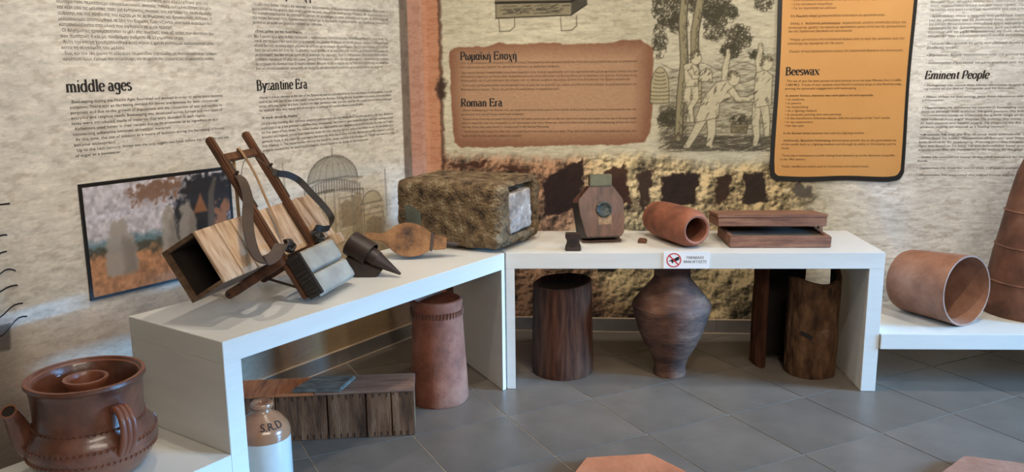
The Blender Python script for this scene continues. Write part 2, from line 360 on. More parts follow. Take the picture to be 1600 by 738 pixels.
# ------------------------------------------------------------------ back wall print
C = Canvas(0, 3.7, .078, 1.95, .004); X, Z = C.X, C.Z; h, w = X.shape
big = fbm(h, w, 5, 9, 4); fine = fbm(h, w, 160, 60, 3, .7)
n1_ = fbm(h, w, 60, 110, 4); n2_ = fbm(h, w, 60, 110, 4)
C.im[:] = (194, 188, 165)
C.mix(sstep(X, 1.9, 2.5), (228, 228, 226)); C.im *= (.93 + .14 * big)[..., None]; C.im *= (.88 + .24 * fine)[..., None]
C.mix(sstep(fbm(h, w, 130, 70, 4), .56, .72) * .2, (120, 104, 84)); C.mix(sstep(n1_, .70, .78) * .15, (96, 82, 68))
# photographed rock face with openings
top = 1.01 + .05 * (n1_ - .5) + .06 * (big - .5) - .05 * sstep(X, 1.25, 1.6)
mask = sstep(top - Z, -.03, .06) * (1 - sstep(X + .25 * (n2_ - .5) + .10 * (Z < .55), 1.92, 2.22)) * sstep(X + .05 * (n1_ - .5), .06, .11)
a_ = fbm(h, w, 14, 26, 6, .62); b_ = fbm(h, w, 34, 50, 5, .62); c_ = fbm(h, w, 7, 9, 3)
rock = np.zeros_like(C.im); warm = 1 - sstep(X + .5 * (c_ - .5), .75, 1.15)
H_ = a_ * 1.0 + b_ * .5; rel = (H_ - np.roll(np.roll(H_, 3, 1), -3, 0)); g_ = fbm(h, w, 90, 140, 3, .6); rel2 = g_ - np.roll(np.roll(g_, 1, 1), -1, 0)
tone = np.clip(.78 + rel * 2.7 + rel2 * .8 + (a_ - .5) * .8 + (c_ - .5) * .5, .2, 1.12)[..., None]
rock += tone * ((1 - warm)[..., None] * np.array((206, 184, 140)) + warm[..., None] * np.array((168, 128, 98)))
C.im = C.im * (1 - mask[..., None]) + rock * mask[..., None]
crack = np.abs(a_ - .47) < .006; C.mix(crack * mask * .5, (66, 46, 34))
J_ = (n1_, n2_, .05)
for pts, col in (([(.66, .88), (.875, .985), (.86, .72), (.66, .66)], (38, 24, 20)), ([(.98, .915), (1.1, .955), (1.13, .79), (1.07, .77), (1.0, .80)], (62, 40, 30)),
                 ([(1.005, .87), (1.09, .90), (1.14, .74), (1.02, .70)], (58, 36, 28)), ([(1.165, .90), (1.255, .925), (1.235, .80), (1.205, .685), (1.19, .69)], (56, 40, 32)),
                 ([(1.295, .885), (1.50, .91), (1.475, .72), (1.305, .715)], (40, 28, 24)), ([(1.585, .885), (1.68, .895), (1.65, .74), (1.59, .735)], (58, 42, 34)),
                 ([(1.735, .91), (1.845, .905), (1.86, .74), (1.74, .735)], (48, 38, 34)), ([(2.0, .845), (2.1, .835), (2.1, .76), (2.0, .765)], (92, 86, 78)),
                 ([(.62, .47), (.76, .47), (.75, .40), (.63, .38)], (24, 16, 14)), ([(.94, .46), (1.06, .47), (1.05, .36), (.95, .35)], (24, 16, 14)), ([(.36, .95), (.60, .93), (.52, .90)], (66, 40, 30)),
                 ([(.13, .95), (.34, .97), (.33, .945), (.15, .93)], (70, 42, 30)), ([(1.32, .46), (1.6, .47), (1.58, .40), (1.36, .38)], (50, 36, 30))):
    C.poly(pts, col, .95, .012, J_)
for k in range(16):   # stacked courses under the openings fade to dark streaks
    x = 1.5 + k * .033; C.poly([(x, .70 - .01 * (k % 3)), (x + .02, .70), (x + .018, .62 + .02 * (k % 2)), (x + .002, .60)], (70, 58, 48), .55, .008, J_)
# orange border strip next to the corner with its scorched edge
e_ = .093 + .02 * (n2_ - .5)
C.mix(1 - sstep(X, e_ - .003, e_ + .003), (186, 136, 106)); C.mix((1 - sstep(X, e_ - .003, e_ + .003)) * (fine > .55) * .25, (150, 84, 56))
C.mix(sstep(X, e_ - .012, e_) * (1 - sstep(X, e_ + .004, e_ + .022)) * .75, (78, 52, 40))
C.poly(ell(.095, 1.36, .028, .06), (52, 38, 30), .85, .02, J_); C.mix((1 - sstep(X, .02, .03)) * .35, (206, 160, 140))
# brown text panel (ragged paper)
rp = [(.145, 1.56), (.17, 1.585), (.36, 1.59), (.42, 1.605), (.50, 1.60), (.74, 1.60), (.76, 1.592), (1.02, 1.603), (1.05, 1.612), (1.16, 1.612), (1.19, 1.595), (1.235, 1.57), (1.238, 1.3), (1.23, 1.12), (1.20, 1.07), (1.05, 1.058), (.62, 1.05), (.2, 1.045), (.16, 1.07), (.148, 1.3)]
C.poly(rp, (132, 94, 72), 1, .006, (n1_, n2_, .016))
C.poly([(.2, 1.545), (.6, 1.565), (1.17, 1.56), (1.18, 1.3), (1.16, 1.12), (.6, 1.10), (.21, 1.12), (.19, 1.3)], (172, 139, 110), .9, .09)
INK = (74, 68, 56)
# chest on legs above the panel
C.poly([(.40, 1.735), (.80, 1.745), (.80, 1.90), (.40, 1.90)], (132, 124, 100), .9); C.poly([(.80, 1.745), (.885, 1.80), (.885, 1.92), (.80, 1.9)], (60, 56, 48), .9)
for k in range(60):
    x = random.uniform(.42, .76); z = random.uniform(1.755, 1.80); C.line([(x, z), (x + random.uniform(.01, .05), z + .003)], .004, (64, 58, 50), .8)
C.line([(.40, 1.815), (.8, 1.815), (.885, 1.86)], .014, (46, 42, 36)); C.line([(.40, 1.735), (.80, 1.745), (.885, 1.80)], .006, (46, 42, 36)); C.line([(.40, 1.735), (.40, 1.9)], .005, INK)
for lx in (.415, .745): C.line([(lx, 1.735), (lx + .005, 1.665), (lx + .06, 1.668), (lx + .085, 1.69), (lx + .085, 1.74)], .004, (70, 64, 54), .9)
# engraving: trees, skeps, hills, generic figures
def hatch(x0, x1, z0, z1, n, ang, ln, col=INK, a=.5, wd=.004):
    for _ in range(n):
        x = random.uniform(x0, x1); z = random.uniform(z0, z1); d = ang + random.uniform(-.25, .25)
        C.line([(x, z), (x + ln * math.cos(d), z + ln * math.sin(d))], wd, col, a)
C.mix(sstep(X, 1.25, 1.29) * (1 - sstep(X, 1.84, 1.88)) * sstep(Z, 1.0, 1.03) * (1 - sstep(Z, 1.30, 1.5)) * .35, (150, 142, 116))
for zb, am in ((1.47, .02), (1.40, .016), (1.33, .012)):
    C.line([(1.28 + i * .02, zb + am * math.sin(i * .55 + zb * 40)) for i in range(30)], .004, INK, .6)
hatch(1.28, 1.86, 1.06, 1.3, 700, .05, .04, a=.4, wd=.003); hatch(1.3, 1.85, 1.02, 1.10, 420, .12, .05, a=.6); hatch(1.30, 1.87, 1.30, 1.46, 420, .15, .035, a=.35, wd=.003); hatch(1.55, 1.87, 1.46, 1.56, 160, .1, .03, a=.3, wd=.003); hatch(1.27, 1.42, 1.06, 1.26, 260, .9, .02, a=.55)
def foliage(cx, cz, rx, rz, n):
    for _ in range(n):
        a = random.uniform(0, 6.28); r = math.sqrt(random.random()); x = cx + rx * r * math.cos(a); z = cz + rz * r * math.sin(a); b = random.uniform(0, 6.28); q = random.uniform(.006, .013)
        C.line(ell(x, z, q, q, 4, b, b + 3.2), .004, (66, 62, 48), .62)
for f in ((1.30, 1.78, .07, .10, 260), (1.52, 1.80, .11, .09, 420), (1.42, 1.86, .14, .06, 300), (1.27, 1.62, .035, .10, 110), (1.55, 1.66, .06, .06, 120), (1.68, 1.62, .07, .06, 200), (1.80, 1.80, .05, .05, 90), (1.33, 1.2, .06, .045, 160), (1.72, 1.19, .07, .02, 60), (1.58, 1.74, .09, .05, 220), (1.36, 1.70, .05, .05, 160), (1.64, 1.55, .05, .035, 120), (1.77, 1.53, .04, .02, 60)): foliage(*f)
for pts in ([(1.40, 1.92), (1.385, 1.7), (1.40, 1.5), (1.385, 1.3), (1.38, 1.1)], [(1.48, 1.85), (1.45, 1.65), (1.455, 1.45), (1.43, 1.3)]):
    C.line(pts, .042, (142, 134, 106)); C.line([(x - .02, z) for x, z in pts], .005, INK, .9); C.line([(x + .02, z) for x, z in pts], .007, INK, .9)
    for k in range(46):
        t = random.random() * (len(pts) - 1.01); i = int(t); f_ = t - i; x = pts[i][0] * (1 - f_) + pts[i + 1][0] * f_; z = pts[i][1] * (1 - f_) + pts[i + 1][1] * f_
        C.line([(x + random.uniform(-.004, .018), z), (x + random.uniform(0, .02), z - .025)], .004, INK, .6)
for dx in (-.1, -.05, .04, .1): C.line([(1.38, 1.12), (1.38 + dx * .6, 1.06), (1.38 + dx, 1.04)], .010, (90, 82, 64), .8)
for cx in (1.275, 1.445):
    C.poly([(cx - .05, 1.28)] + ell(cx, 1.36, .048, .11, 12, math.pi, 0) + [(cx + .05, 1.28)], (170, 160, 128))
    for k in range(9): C.line(ell(cx, 1.285 + k * .02, .05 - .0035 * k * (k > 3), .006, 8, math.pi, 2 * math.pi), .004, INK, .8)
    C.line([(cx - .05, 1.28)] + ell(cx, 1.36, .048, .11, 12, math.pi, 0) + [(cx + .05, 1.28)], .004, INK, .8)
SK = (196, 188, 160)
E_ = lambda cx, cy: (1.195 + (625 + cx / 2.626 - 1010) * .00337, 1.816 - .00336 * cy / 2.626)
def shape(px, shade=.5, n=16):
    P = [E_(*p) for p in px]; C.poly(P, SK, .9); C.line(P + [P[0]], .004, INK, .75)
    xs = [p[0] for p in P]; zs = [p[1] for p in P]
    for _ in range(n):      # folds and shading strokes on the right side
        i = random.randrange(len(P)); a = P[i]; t = random.uniform(.1, .5); b = (sum(xs) / len(xs), sum(zs) / len(zs)); q = (a[0] * (1 - t) + b[0] * t, a[1] * (1 - t) + b[1] * t)
        C.line([q, (q[0] - .010, q[1] - .014)], .003, INK, shade)
def taper(px, w0, w1):
    P = [E_(*p) for p in px]; n = len(P)
    L_ = []; R2 = []
    for i, p in enumerate(P):
        a, b = P[max(i - 1, 0)], P[min(i + 1, n - 1)]; dx, dz = b[0] - a[0], b[1] - a[1]; q = math.hypot(dx, dz); wd = (w0 + (w1 - w0) * i / (n - 1)) / 2
        L_.append((p[0] - dz / q * wd, p[1] + dx / q * wd)); R2.append((p[0] + dz / q * wd, p[1] - dx / q * wd))
    Q = L_ + R2[::-1]; C.poly(Q, SK, .9); C.line(Q + [Q[0]], .004, INK, .7)
    for k in range(8): t = random.random() * (n - 1.01); i = int(t); f_ = t - i; x = R2[i][0] * (1 - f_) + R2[i + 1][0] * f_; z = R2[i][1] * (1 - f_) + R2[i + 1][1] * f_; C.line([(x, z), (x * .6 + (L_[i][0]) * .4, z * .6 + L_[i][1] * .4)], .003, INK, .4)
def head(cx, cy, r):
    x, z = E_(cx, cy); C.poly(ell(x, z, r * .85, r, 14), SK, .95); C.line(ell(x, z, r * .85, r, 14), .003, INK, .7)
    for k in range(26): a = random.uniform(.2, 3.3); q = random.uniform(.6, 1.15); C.line(ell(x + r * q * .8 * math.cos(a), z + r * q * math.sin(a), .007, .007, 4, a, a + 3), .003, (84, 76, 60), .7)
# bearer with a basket, behind
taper([(1195, 340), (1185, 400), (1205, 440), (1195, 500)], .042, .024); taper([(1215, 340), (1222, 400), (1200, 440), (1210, 500)], .042, .022)
shape([(1168, 262), (1205, 250), (1232, 280), (1228, 350), (1178, 352)]); taper([(1195, 280), (1210, 312), (1258, 312)], .03, .018); head(1218, 236, .034)
shape([(1232, 330), (1238, 290), (1262, 276), (1284, 290), (1288, 332)], .7, 24)
# leaning figure in a tunic
taper([(1255, 480), (1225, 540), (1192, 600), (1178, 598)], .050, .022); taper([(1288, 480), (1292, 545), (1282, 596), (1300, 600)], .050, .024)
taper([(1340, 345), (1338, 275), (1348, 225), (1346, 200)], .040, .018)
shape([(1305, 335), (1350, 325), (1380, 350), (1370, 395), (1320, 420), (1318, 480), (1262, 492), (1218, 500), (1245, 420), (1262, 385)], .55, 60)
taper([(1362, 362), (1395, 405), (1435, 405), (1465, 385)], .038, .020); head(1374, 320, .038)
# second runner, half behind the panel
taper([(1475, 420), (1470, 500), (1478, 560), (1470, 600)], .050, .024); taper([(1500, 420), (1515, 500), (1520, 560)], .048, .026)
taper([(1482, 300), (1470, 250), (1478, 205), (1476, 180)], .040, .018); shape([(1462, 300), (1500, 285), (1530, 310), (1530, 430), (1465, 440), (1458, 380)], .55, 40); head(1505, 262, .036)
C.poly([(1.66, 1.12), (1.74, 1.12), (1.745, 1.165), (1.655, 1.165)], (128, 118, 92)); C.line([(1.655, 1.165), (1.66, 1.12), (1.74, 1.12), (1.745, 1.165), (1.655, 1.165)], .004, INK); hatch(1.66, 1.73, 1.122, 1.16, 22, 0, .015)
def place_back(ix, iy):
    s = ix * C.res; z = .078 + iy * C.res; o = np.zeros((len(s), 3)); o[:, 0] = K.x + BD.x * s + BN.x * .001; o[:, 1] = K.y + BD.y * s + BN.y * .001; o[:, 2] = z; return o
grid_paint('printed_wallpaper', C.im, place_back, P_wall, wall_back)

# ------------------------------------------------------------------ left wall print (x runs towards the corner: x = -s)
C = Canvas(-2.75, 0, .078, 1.95, .006); X, Z = C.X, C.Z; h, w = X.shape
big = fbm(h, w, 5, 8, 4); fine = fbm(h, w, 120, 45, 3, .7); n1_ = fbm(h, w, 50, 70, 4); n2_ = fbm(h, w, 50, 70, 4)
C.im[:] = (212, 208, 200); C.mix(sstep(X, -1.3, -.5), (216, 214, 206)); C.im *= (.92 + .16 * big)[..., None]; C.im *= (.88 + .24 * fine)[..., None]
C.mix(sstep(fbm(h, w, 110, 60, 4), .56, .72) * .2, (124, 106, 88)); C.mix(sstep(n1_, .71, .79) * .15, (96, 84, 72))
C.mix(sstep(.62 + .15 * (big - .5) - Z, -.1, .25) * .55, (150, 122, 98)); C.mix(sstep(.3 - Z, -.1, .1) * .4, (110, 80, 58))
C.mix(sstep(-2.22 - X, -.05, .1) * sstep(.66 - Z, 0, .05) * .5, (92, 84, 78)); C.poly([(-2.34, .62), (-2.262, .62), (-2.272, .525), (-2.34, .53)], (78, 72, 68), .8)
# grey and pink border near the corner
C.mix(sstep(X, -.187, -.175), (128, 116, 106)); C.mix(sstep(X, -.126, -.112), (192, 150, 132)); C.mix(sstep(X, -.03, -.02) * .4, (206, 170, 150))
C.mix(sstep(X, -.126, -.11) * (fine > .56) * .25, (150, 104, 86)); C.mix(sstep(X, -.187, -.175) * (1 - sstep(X, -.126, -.115)) * (n2_ > .55) * .3, (90, 80, 72))
# domed building drawing
DK = (92, 88, 82); m_ = sstep(X, -1.0, -.85) * (1 - sstep(X, -.38, -.26)) * sstep(.93 - Z, 0, .2)
C.mix(m_ * (.35 + .5 * n1_), (160, 134, 92))
dome = ell(-.70, .94, .165, .125, 20, math.pi, 0); C.poly(dome, (164, 162, 152), .8); C.line(dome, .006, DK, .9); C.line([(-.70, 1.065), (-.70, 1.10)], .005, DK)
for k in range(1, 10): a = math.pi * k / 10; C.line([(-.70 + .03 * math.cos(a), 1.06), (-.70 + .12 * math.cos(a), 1.02), (-.70 + .165 * math.cos(a), .95)], .004, DK, .4)
for k in range(22):
    x = -.885 + k * .0172; zc = .945 - .0009 * abs(k - 10) ** 1.6; C.line([(x, zc - .05), (x, zc)], .008, (84, 84, 90), .75); C.line([(x - .006, zc + .006), (x + .006, zc + .006)], .006, DK, .6)
for z0 in (.955, .892): C.line([(-.90, z0 - .02), (-.80, z0), (-.62, z0), (-.50, z0 - .015)], .005, DK, .8)
C.line([(-1.02, .83), (-.92, .87), (-.80, .895), (-.70, .90)], .006, DK, .8); C.line([(-1.02, .80), (-.9, .845), (-.78, .86)], .005, DK, .7)
C.line([(-1.0, .88), (-1.01, 1.06)], .007, (140, 134, 124), .8); C.line([(-.33, .72), (-.335, .96)], .012, (140, 134, 124), .6)
for (x0, x1, z0, z1) in ((-.67, -.57, .70, .85), (-.76, -.70, .60, .89), (-.58, -.50, .56, .88), (-.50, -.36, .60, .74), (-.86, -.78, .74, .82)):
    C.line([(x0, z0), (x0, z1), (x1, z1), (x1, z0)], .005, DK, .75)
    if x1 - x0 > .07: C.poly([(x0 + .01, z0), (x0 + .01, z1 - .03), ((x0 + x1) / 2, z1 - .01), (x1 - .01, z1 - .03), (x1 - .01, z0)], (118, 104, 84), .55)
d2 = ell(-.44, .80, .07, .06, 12, math.pi, 0); C.poly(d2, (170, 158, 130), .6); C.line(d2, .005, DK, .8); C.line([(-.52, .80), (-.36, .80)], .005, DK); C.line([(-.52, .77), (-.35, .77)], .005, DK, .7)
for k in range(130):
    x = random.uniform(-.72, -.3); z = random.uniform(.5, .8); C.line([(x, z), (x + random.uniform(-.03, .03), z + random.uniform(-.03, .03))], .004, (110, 98, 80), .45)
def place_left(ix, iy):
    x = C.x0 + ix * C.res; z = .078 + iy * C.res; o = np.zeros((len(x), 3)); o[:, 0] = K.x + LD.x * x + LN.x * .001; o[:, 1] = K.y + LD.y * x + LN.y * .001; o[:, 2] = z; return o
grid_paint('printed_wallpaper', C.im, place_left, P_wall, wall_left)

# ------------------------------------------------------------------ lettering
def frame(side, off):
    e, n = (BD, BN) if side == 'b' else (LD, LN)
    return lambda x, z: (K.x + e.x * x + n.x * off, K.y + e.y * x + n.y * off, z)
def arc(cx, cy, rx, ry, a0, a1, n=9): return [(cx + rx * math.cos(math.radians(a0 + (a1 - a0) * i / n)), cy + ry * math.sin(math.radians(a0 + (a1 - a0) * i / n))) for i in range(n + 1)]
XH, CH, DS = .44, .66, -.2
def st(x, y0, y1, sb=True, stp=True):
    r = [('s', [(x, y0), (x, y1)])]
    if sb: r.append(('f', x, y0))
    if stp: r.append(('h', x, y1))
    return r
O_ = ('s', arc(.21, .22, .155, .22, 0, 360, 16))
def nn(x): return [('s', arc(x + .12, .28, .12, .15, 170, 20, 6) + [(x + .24, .28), (x + .24, 0)]), ('f', x + .24, 0)]
dot = lambda x, y: ('d', x, y)
GL = {
 'l': (st(.1, 0, .68), .22), 'i': (st(.1, 0, XH) + [dot(.1, .6)], .22), 'd': ([O_] + st(.37, 0, .68), .49), 'm': (st(.09, 0, XH) + nn(.09) + nn(.33), .70), 'n': (st(.09, 0, XH) + nn(.09), .46),
 'e': ([('s', arc(.21, .22, .16, .22, 8, 320, 14)), ('s', [(.06, .24), (.37, .25)])], .41), 'o': ([O_], .43),
 'a': ([('s', arc(.17, .3, .12, .14, 150, 10, 6) + [(.29, .3), (.29, .08), (.34, 0), (.40, .03)]), ('s', arc(.17, .13, .12, .13, 70, 330, 10))], .42),
 'g': ([('s', arc(.2, .26, .14, .18, 0, 360, 14)), ('s', [(.34, .44), (.34, -.02)] + arc(.2, -.04, .14, .15, 0, -150, 8))], .45),
 's': ([('s', arc(.17, .33, .11, .11, 30, 235, 8) + arc(.17, .11, .12, .11, 60, -150, 8))], .34),
 'B': (st(.11, 0, CH) + [('h', .11, 0), ('s', [(.11, CH)] + arc(.26, .5, .15, .155, 90, -90, 8) + [(.11, .345)]), ('s', [(.11, .345)] + arc(.28, .17, .18, .172, 90, -90, 8) + [(.11, 0)])], .55),
 'P': (st(.11, 0, CH) + [('s', [(.11, CH)] + arc(.27, .47, .17, .19, 90, -90, 8) + [(.11, .28)])], .5),
 'R': (st(.11, 0, CH) + [('s', [(.11, CH)] + arc(.27, .49, .16, .17, 90, -90, 8) + [(.11, .32)]), ('s', [(.25, .32), (.46, .02), (.54, 0)])], .56),
 'E': (st(.11, 0, CH) + [('s', [(.08, CH), (.43, CH), (.44, .55)]), ('s', [(.11, .35), (.36, .35)]), ('s', [(.36, .42), (.36, .28)]), ('s', [(.08, 0), (.44, 0), (.47, .13)])], .53),
 'y': ([('s', [(.05, XH), (.22, .02)]), ('s', [(.38, XH), (.16, -.17), (.06, -.18)]), ('f', .05, XH), ('f', .38, XH)], .43), 'z': ([('s', [(.06, .34), (.06, .43), (.34, .43)]), ('t', [(.33, .43), (.05, .01)]), ('s', [(.05, .01), (.35, .01), (.36, .12)])], .4),
 't': ([('s', [(.14, .56), (.14, .08), (.19, .01), (.29, .04)]), ('s', [(.03, .43), (.28, .43)])], .3), 'r': (st(.1, 0, XH) + [('s', arc(.22, .28, .12, .15, 170, 60, 5))], .34),
 'w': ([('s', [(.04, XH), (.18, .01), (.32, XH), (.46, .01), (.60, XH)]), ('f', .05, XH), ('f', .6, XH)], .64), 'x': ([('s', [(.05, XH), (.38, 0)]), ('t', [(.38, XH), (.05, 0)]), ('f', .05, XH), ('f', .38, XH), ('f', .05, 0), ('f', .38, 0)], .43),
 'p': (st(.1, DS, XH) + [('s', arc(.24, .22, .15, .22, 140, -140, 12))], .46),
 'ω': ([('s', [(.12, XH)] + arc(.17, .18, .12, .18, 130, 355, 9)), ('s', arc(.39, .18, .12, .18, 185, 410, 9) + [(.45, XH)]), ('s', [(.29, .16), (.28, .3)])], .57), 'μ': ([('s', [(.1, XH), (.1, DS)]), ('s', [(.1, .12)] + arc(.22, .12, .12, .12, 200, 350, 6)), ('s', [(.35, XH), (.35, .06), (.41, 0)])], .46),
 'α': ([('s', arc(.19, .22, .14, .22, 30, 330, 12)), ('s', [(.36, XH), (.31, .12), (.36, 0), (.41, .04)])], .44), 'ι': ([('s', [(.1, XH), (.1, .06), (.17, 0)])], .22), 'ϊ': ([('s', [(.1, XH), (.1, .06), (.17, 0)]), dot(.03, .58), dot(.17, .58)], .24),
 'κ': ([('s', [(.1, XH), (.1, 0)]), ('f', .1, 0), ('t', [(.36, XH), (.12, .2)]), ('s', [(.19, .26), (.4, 0)])], .42), 'ή': ([('s', [(.09, XH), (.09, 0)]), ('s', arc(.21, .28, .12, .15, 170, 20, 6) + [(.33, .28), (.33, DS)]), ('t', [(.24, .66), (.2, .52)])], .45),
 'π': ([('s', [(.03, .42), (.47, .42)]), ('s', [(.14, .42), (.12, 0)]), ('s', [(.35, .42), (.36, .05), (.42, 0)])], .49), 'ο': ([O_], .43), 'χ': ([('s', [(.03, .42), (.1, .42), (.33, -.19), (.4, -.19)]), ('t', [(.38, XH), (.06, -.2)])], .42),
 'υ': ([('s', [(.08, XH), (.09, .12)] + arc(.22, .13, .13, .13, 190, 360, 6) + [(.34, XH)])], .43), 'ζ': ([('s', [(.06, .64), (.32, .64), (.1, .3), (.1, .1), (.3, .0), (.28, -.14)])], .36), 'ν': ([('s', [(.05, XH), (.2, .01), (.36, XH)])], .41), 'τ': ([('s', [(.03, .42), (.35, .42)]), ('s', [(.18, .42), (.18, .06), (.26, 0)])], .37), ' ': ([], .22)}
for a, b in (('Ρ', 'P'), ('Ε', 'E'), ('Β', 'B')): GL[a] = GL[b]
def heading(text, side, x, z, width, m, parent, hgt=None, slant=0, off=.002):
    adv = sum(GL[c][1] for c in text); k = width / adv; kz = (hgt / .66) if hgt else k; mb = MB(); fr = frame(side, off); px = 0; cnt = 0
    def put(poly):
        nonlocal cnt
        cnt += 1; f2 = frame(side, off + .00002 * (cnt % 7)); mb.add([f2(x + (a + slant * b) * k, z + b * kz) for a, b in poly], [tuple(range(len(poly)))])
    for ch in text:
        g, ad = GL[ch]
        for el in g:
            if el[0] in 'st':
                P = el[1]; hw = []
                for i in range(len(P)):
                    a, b = P[max(i - 1, 0)], P[min(i + 1, len(P) - 1)]; dx, dy = b[0] - a[0], b[1] - a[1]; q = math.hypot(dx, dy) or 1
                    wd = .06 + .095 * abs(dy / q) ** 1.3
                    if el[0] == 't': wd = .045
                    hw.append((-dy / q * wd / 2, dx / q * wd / 2))
                for i in range(len(P) - 1):
                    if len(P) <= 6:
                        dx, dy = P[i + 1][0] - P[i][0], P[i + 1][1] - P[i][1]; q = math.hypot(dx, dy) or 1; wd = .05 if el[0] == 't' else .06 + .095 * abs(dy / q) ** 1.3
                        if ch in 'wν' and i % 2: wd *= .6
                        hw[i] = hw[i + 1] = (-dy / q * wd / 2, dx / q * wd / 2)
                    put([(px + P[i][0] + hw[i][0], P[i][1] + hw[i][1]), (px + P[i][0] - hw[i][0], P[i][1] - hw[i][1]), (px + P[i + 1][0] - hw[i + 1][0], P[i + 1][1] - hw[i + 1][1]), (px + P[i + 1][0] + hw[i + 1][0], P[i + 1][1] + hw[i + 1][1])])
            elif el[0] == 'f': put([(px + el[1] - .1, el[2] - .018), (px + el[1] + .1, el[2] - .018), (px + el[1] + .1, el[2] + .02), (px + el[1] - .1, el[2] + .02)])
            elif el[0] == 'h': put([(px + el[1] - .11, el[2] - .05), (px + el[1], el[2] - .05), (px + el[1] + .05, el[2]), (px + el[1] - .03, el[2] + .01)])
            elif el[0] == 'd': put([(px + el[1] + .055 * math.cos(t * .785), el[2] + .055 * math.sin(t * .785)) for t in range(8)])
        px += ad
    return mb.build('heading_lettering', m, parent)
TXT = bpy.data.curves.new('text_source', 'FONT'); TXT.resolution_u = 3; TXT_O = bpy.data.objects.new('text_source', TXT); COL.objects.link(TXT_O)
def text_mesh(body, bold=False, shear=0):
    """flat glyphs; every outer contour is filled on its own together with its holes"""
    TXT.body = body.replace('σ', 'ο').replace('δ', 'ο'); TXT.size = 1      # sigma and delta are drawn as a ring plus their own stroke
    bpy.context.view_layer.update()
    cu = TXT_O.to_curve(bpy.context.evaluated_depsgraph_get())
    groups = {}
    for sp in cu.splines:
        pts = []
        if sp.type == 'BEZIER':
            bp_ = sp.bezier_points; n = len(bp_)
            for k in range(n):
                a, b = bp_[k], bp_[(k + 1) % n]
                straight = (a.handle_right - a.co).length < 1e-5 and (b.handle_left - b.co).length < 1e-5 or (a.handle_right_type == 'VECTOR' and b.handle_left_type == 'VECTOR')
                q = [a.co] if straight else interpolate_bezier(a.co, a.handle_right, b.handle_left, b.co, 4)[:-1]
                pts += [(v.x, v.y) for v in q]
        else: pts = [(p.co.x, p.co.y) for p in sp.points]
        if len(pts) < 3: continue
        ar = sum(p[0] * q[1] - q[0] * p[1] for p, q in zip(pts, pts[1:] + pts[:1])) / 2
        groups.setdefault(sp.character_index, []).append((ar, pts))
    for ci, g in list(groups.items()):
        if 0 <= ci < len(body) and body[ci] in 'σδ':
            P = [p for _, c in g for p in c]; x0, x1 = min(p[0] for p in P), max(p[0] for p in P); y1 = max(p[1] for p in P); m_ = (x0 + x1) / 2; wd = x1 - x0; t = .075
            if body[ci] == 'σ': st_ = [[(m_ - .02, y1 - t), (x1 + .07, y1 - t), (x1 + .07, y1), (m_ - .02, y1)]]
            else: st_ = [[(m_ + .02, y1 - t * .6), (x0 + .04, y1 + .17), (x0 + .13, y1 + .17), (m_ + .12, y1 - t * .6)], [(x0 + .04, y1 + .17), (x0 + .10, y1 + .25), (x1 - .04, y1 + .25), (x1 - .04, y1 + .18), (x0 + .13, y1 + .17)]]
            for q in st_: groups[(ci, len(groups))] = [(1.0 if sum(a[0] * b[1] - b[0] * a[1] for a, b in zip(q, q[1:] + q[:1])) > 0 else -1.0, q)]
    def inside(p, poly):
        c = False
        for (xa, ya), (xb, yb) in zip(poly, poly[1:] + poly[:1]):
            if (ya > p[1]) != (yb > p[1]) and p[0] < (xb - xa) * (p[1] - ya) / (yb - ya) + xa: c = not c
        return c
    vs = []; fs = []
    for g in groups.values():
        sg_ = 1 if max(g, key=lambda t: abs(t[0]))[0] > 0 else -1
        outs = sorted([t for t in g if t[0] * sg_ > 0], key=lambda t: abs(t[0])); holes = [t for t in g if t[0] * sg_ < 0]; sets = [[o[1]] for o in outs]
        for hl in holes:
            for st_l, o in zip(sets, outs):
                if inside(hl[1][0], o[1]): st_l.append(hl[1]); break
        for st_l in sets:
            flat = [p for c in st_l for p in c]; tri = tessellate_polygon([[Vector((x, y, 0)) for x, y in c] for c in st_l])
            for dx in ((-.010, .010) if bold else (0,)):
                k = len(vs); vs += [(x + dx + shear * y, y, 0) for x, y in flat]; fs += [tuple(k + t for t in f) for f in tri]
    TXT_O.to_curve_clear(); return np.array(vs, np.float32).reshape(-1, 3), fs
def para(lines, side, m, parent, size=.0165, name='paragraph_lettering', off=.002):
    """lines: (text, x, z, width or None, bold, shear)"""
    mb = MB(); fr = frame(side, off); nat = 1.0
    for ln in lines:
        t, x, z, wd = ln[:4]; bold = len(ln) > 4 and ln[4]; sh = ln[5] if len(ln) > 5 else 0
        co, fs = text_mesh(t, bold, sh)
        if len(co) == 0: continue
        wn = co[:, 0].max() - min(0, co[:, 0].min()); k = wd / wn if wd else size * .86
        mb.add([fr(x + a * k, z + b * size) for a, b, _ in co], fs)
    return mb.build(name, m, parent)
def block(txt, side, x0, x1, z0, z1, m, parent, last=None, indent=.008, **kw):
    L_ = txt.split('\n'); n = len(L_); out = []
    for i, t in enumerate(L_):
        z = z0 + (z1 - z0) * (i / max(1, n - 1)); t2 = t.strip(); ind = indent if t.startswith(' ') else 0
        frac = 1.0
        if '|' in t2: t2, f_ = t2.split('|'); frac = float(f_)
        out.append((t2, x0 + ind, z, (x1 - x0) * frac - ind))
    return para(out, side, m, parent, **kw)
heading('middle ages', 'l', -1.972, 1.413, .255, M_ink, wall_left, .043)
heading('Byzantine Era', 'l', -1.126, 1.394, .293, M_ink, wall_left, .043)
heading('Βυζαντινή Εποχή', 'l', -1.125, 1.795, .345, M_ink, wall_left, .043)
